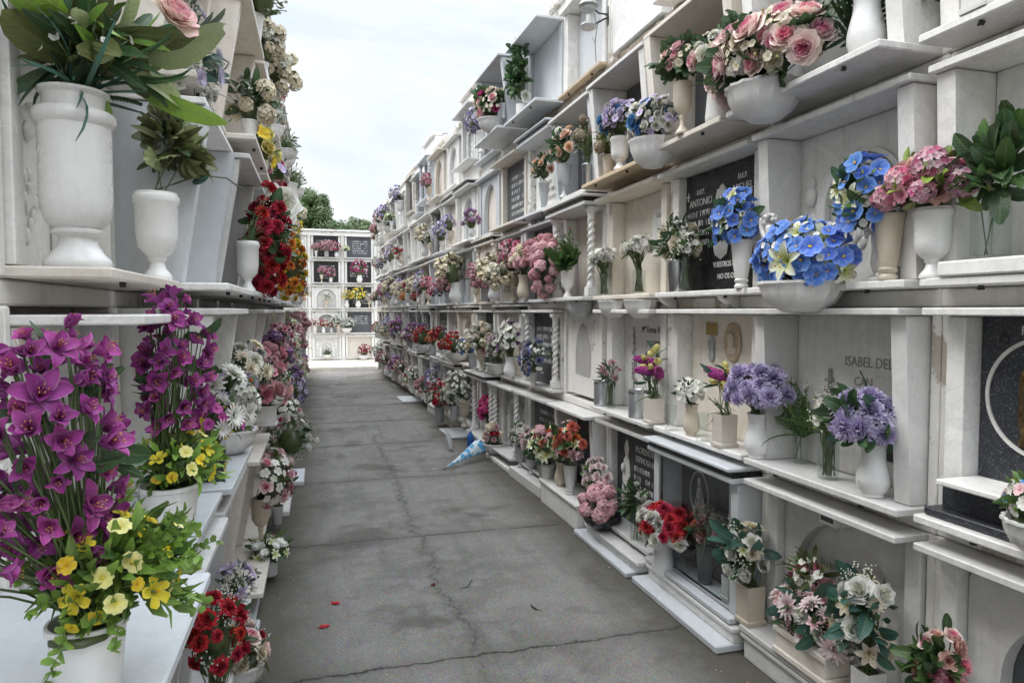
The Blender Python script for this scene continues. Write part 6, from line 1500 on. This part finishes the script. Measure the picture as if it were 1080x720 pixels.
mb = MB(); mb.lathe([(0, 0), (.03, 0), (.033, .01), (.033, .15), (.013, .2), (.013, .26), (0, .26)], 20); ob('bottle', mb.mesh('bottle', 40), 'greyvase', t)
def litter(x, y, rz, col, lab, s=.03, kind='petal'):
    me = MB(); R = random.Random(int(x * 100 + y * 10))
    if kind == 'petal':
        for k in range(2): petal(me, R, k * 1.2, 1, .42, rad(84), rad(10 + 10 * k), cup=.35, a=.5, b=.3, c0=P[col][1], c1=P[col][0], nu=4, nv=2, ruf=.08)
    else:
        leaf(me, R, 'lance', col, (0, 0, .02), (1, 0, .12), 1.6); me.tube([(-.5, 0, .04), (0, .05, .06), (.3, 0, .05)], .03, 4, (.05, .04, .03))
    t = thing('fallen_petal' if kind == 'petal' else 'fallen_leaf', lab, kind, (x, y, .003), rz, 'litter fallen on the lane'); t.scale = (s, s, s)
    m = me.mesh(kind, 180, False); m.materials.append(M['petal' if kind == 'petal' else 'leaf']); ob('petal' if kind == 'petal' else 'leaf_blade', m, None, t)
litter(.06, 3.91, 0, 'red', 'fallen red petal in the lane, farther of the left pair', .04)
litter(.01, 3.62, 1, 'red', 'fallen red petal in the lane, nearer of the left pair', .042)
litter(.66, 4.02, 2, 'wine', 'small dark red petal fallen near the long crack', .026)
litter(.82, 3.93, .4, 'grey', 'dried leaf lying just right of the long crack', .045, 'leaf')
litter(1.15, 3.52, 2.4, 'grey', 'dried leaf lying toward the right edge of the lane', .05, 'leaf')

R_ = random.Random(77); mb = MB()
for k in range(900):
    if R_.random() < .75: x = R_.choice((-.28, 1.78)) + R_.gauss(0, .09); y = R_.uniform(2.2, 12)
    else: x = R_.uniform(-.25, 1.75); y = R_.uniform(2.4, 14)
    s_ = R_.uniform(.004, .012); cc = R_.choice([(.30, .05, .06), (.5, .42, .34), (.09, .08, .05), (.06, .07, .03), (.14, .10, .06), (.55, .3, .3), (.12, .11, .09)])
    t_ = MB(); petal(t_, R_, 0, 1, .4, rad(84), rad(20), c0=cc, c1=cc, nu=2, nv=1); mb.merge(t_, Matrix.Translation((x, y, .004)) @ Matrix.Rotation(R_.uniform(0, 6.3), 4, 'Z') @ Matrix.Diagonal((s_, s_, s_, 1)))
me = mb.mesh('ground_debris', None, False); me.materials.append(M['petal']); o = ob('ground_debris', me, None); tag(o, 'tiny fallen petals and leaf scraps along the lane edges', 'debris', kind='stuff')

# ------------------------------------------------------------------ trees behind the end wall
def tree(x, y, h, rx, ry, zc, rz_, n, lab, seed):
    t = thing('leafy_tree', lab, 'tree', (x, y, 0), 0, 'dark green trees beyond the end wall')
    R = random.Random(seed); mb = MB(); mb.tube([(0, 0, 0), (.06, .02, zc * .3), (-.04, .05, zc * .6), (0, 0, zc)], (.22, .10), 9)
    limbs = []
    for k in range(9):
        a = k * GA; e = Vector((math.cos(a) * rx * .6, math.sin(a) * ry * .6, zc + R.uniform(-.3, .6) * rz_)); limbs.append(e)
        mb.tube([(0, 0, zc * .5 + .1 * k), e * .5 + Vector((0, 0, zc * .35)), e], (.08, .02), 6)
    ob('trunk', mb.mesh('trunk', 60), 'bark', t)
    cl = []
    for k in range(80):
        v = Vector((R.gauss(0, 1), R.gauss(0, 1), R.gauss(0, 1))).normalized() * R.uniform(.45, .95) ; v.z = abs(v.z) * 1. if R.random() < .7 else v.z
        cl.append((Vector((v.x * rx, v.y * ry, zc + v.z * rz_)), R.uniform(.22, .5), R.uniform(.5, 1.4)))
    V = []; F = []; Cc = []
    for k in range(n):
        c, s, b = cl[R.randrange(len(cl))]
        v = Vector((R.gauss(0, 1), R.gauss(0, 1), R.gauss(0, 1))).normalized(); p = c + v * s * R.uniform(.6, 1.05)
        nrm = (v + Vector((R.uniform(-.6, .6), R.uniform(-.6, .6), R.uniform(-.2, .8)))).normalized()
        a = nrm.orthogonal().normalized(); a = Matrix.Rotation(R.uniform(0, 6.3), 3, nrm) @ a; bb = nrm.cross(a); L = R.uniform(.05, .10); i = len(V)
        V += [p - a * L, p + bb * L * .4, p + a * L, p - bb * L * .4]; F.append((i, i + 1, i + 2, i + 3))
        g_ = lc((.028, .068, .022), (.075, .145, .045), R.random()); g_ = [q * b for q in g_]; Cc += [g_] * 4
    mb = MB(); mb.add([tuple(v) for v in V], F, Cc); me = mb.mesh('crown', None, False); me.materials.append(M['leaf']); ob('crown', me, None, t)
tree(-.5, 30.5, 7.1, 1.8, 1.6, 4.8, 2.15, 42000, 'tallest dark green tree behind the end wall', 1)
tree(1.9, 31.5, 5.8, 1.6, 1.5, 4.3, 1.5, 22000, 'lower dark green tree right of the tallest one', 2)
tree(-4.2, 31., 6.5, 2.2, 1.8, 4.4, 2.0, 16000, 'dark green tree mostly hidden behind the left wall', 3)
print('OBJS', len(D.objects))
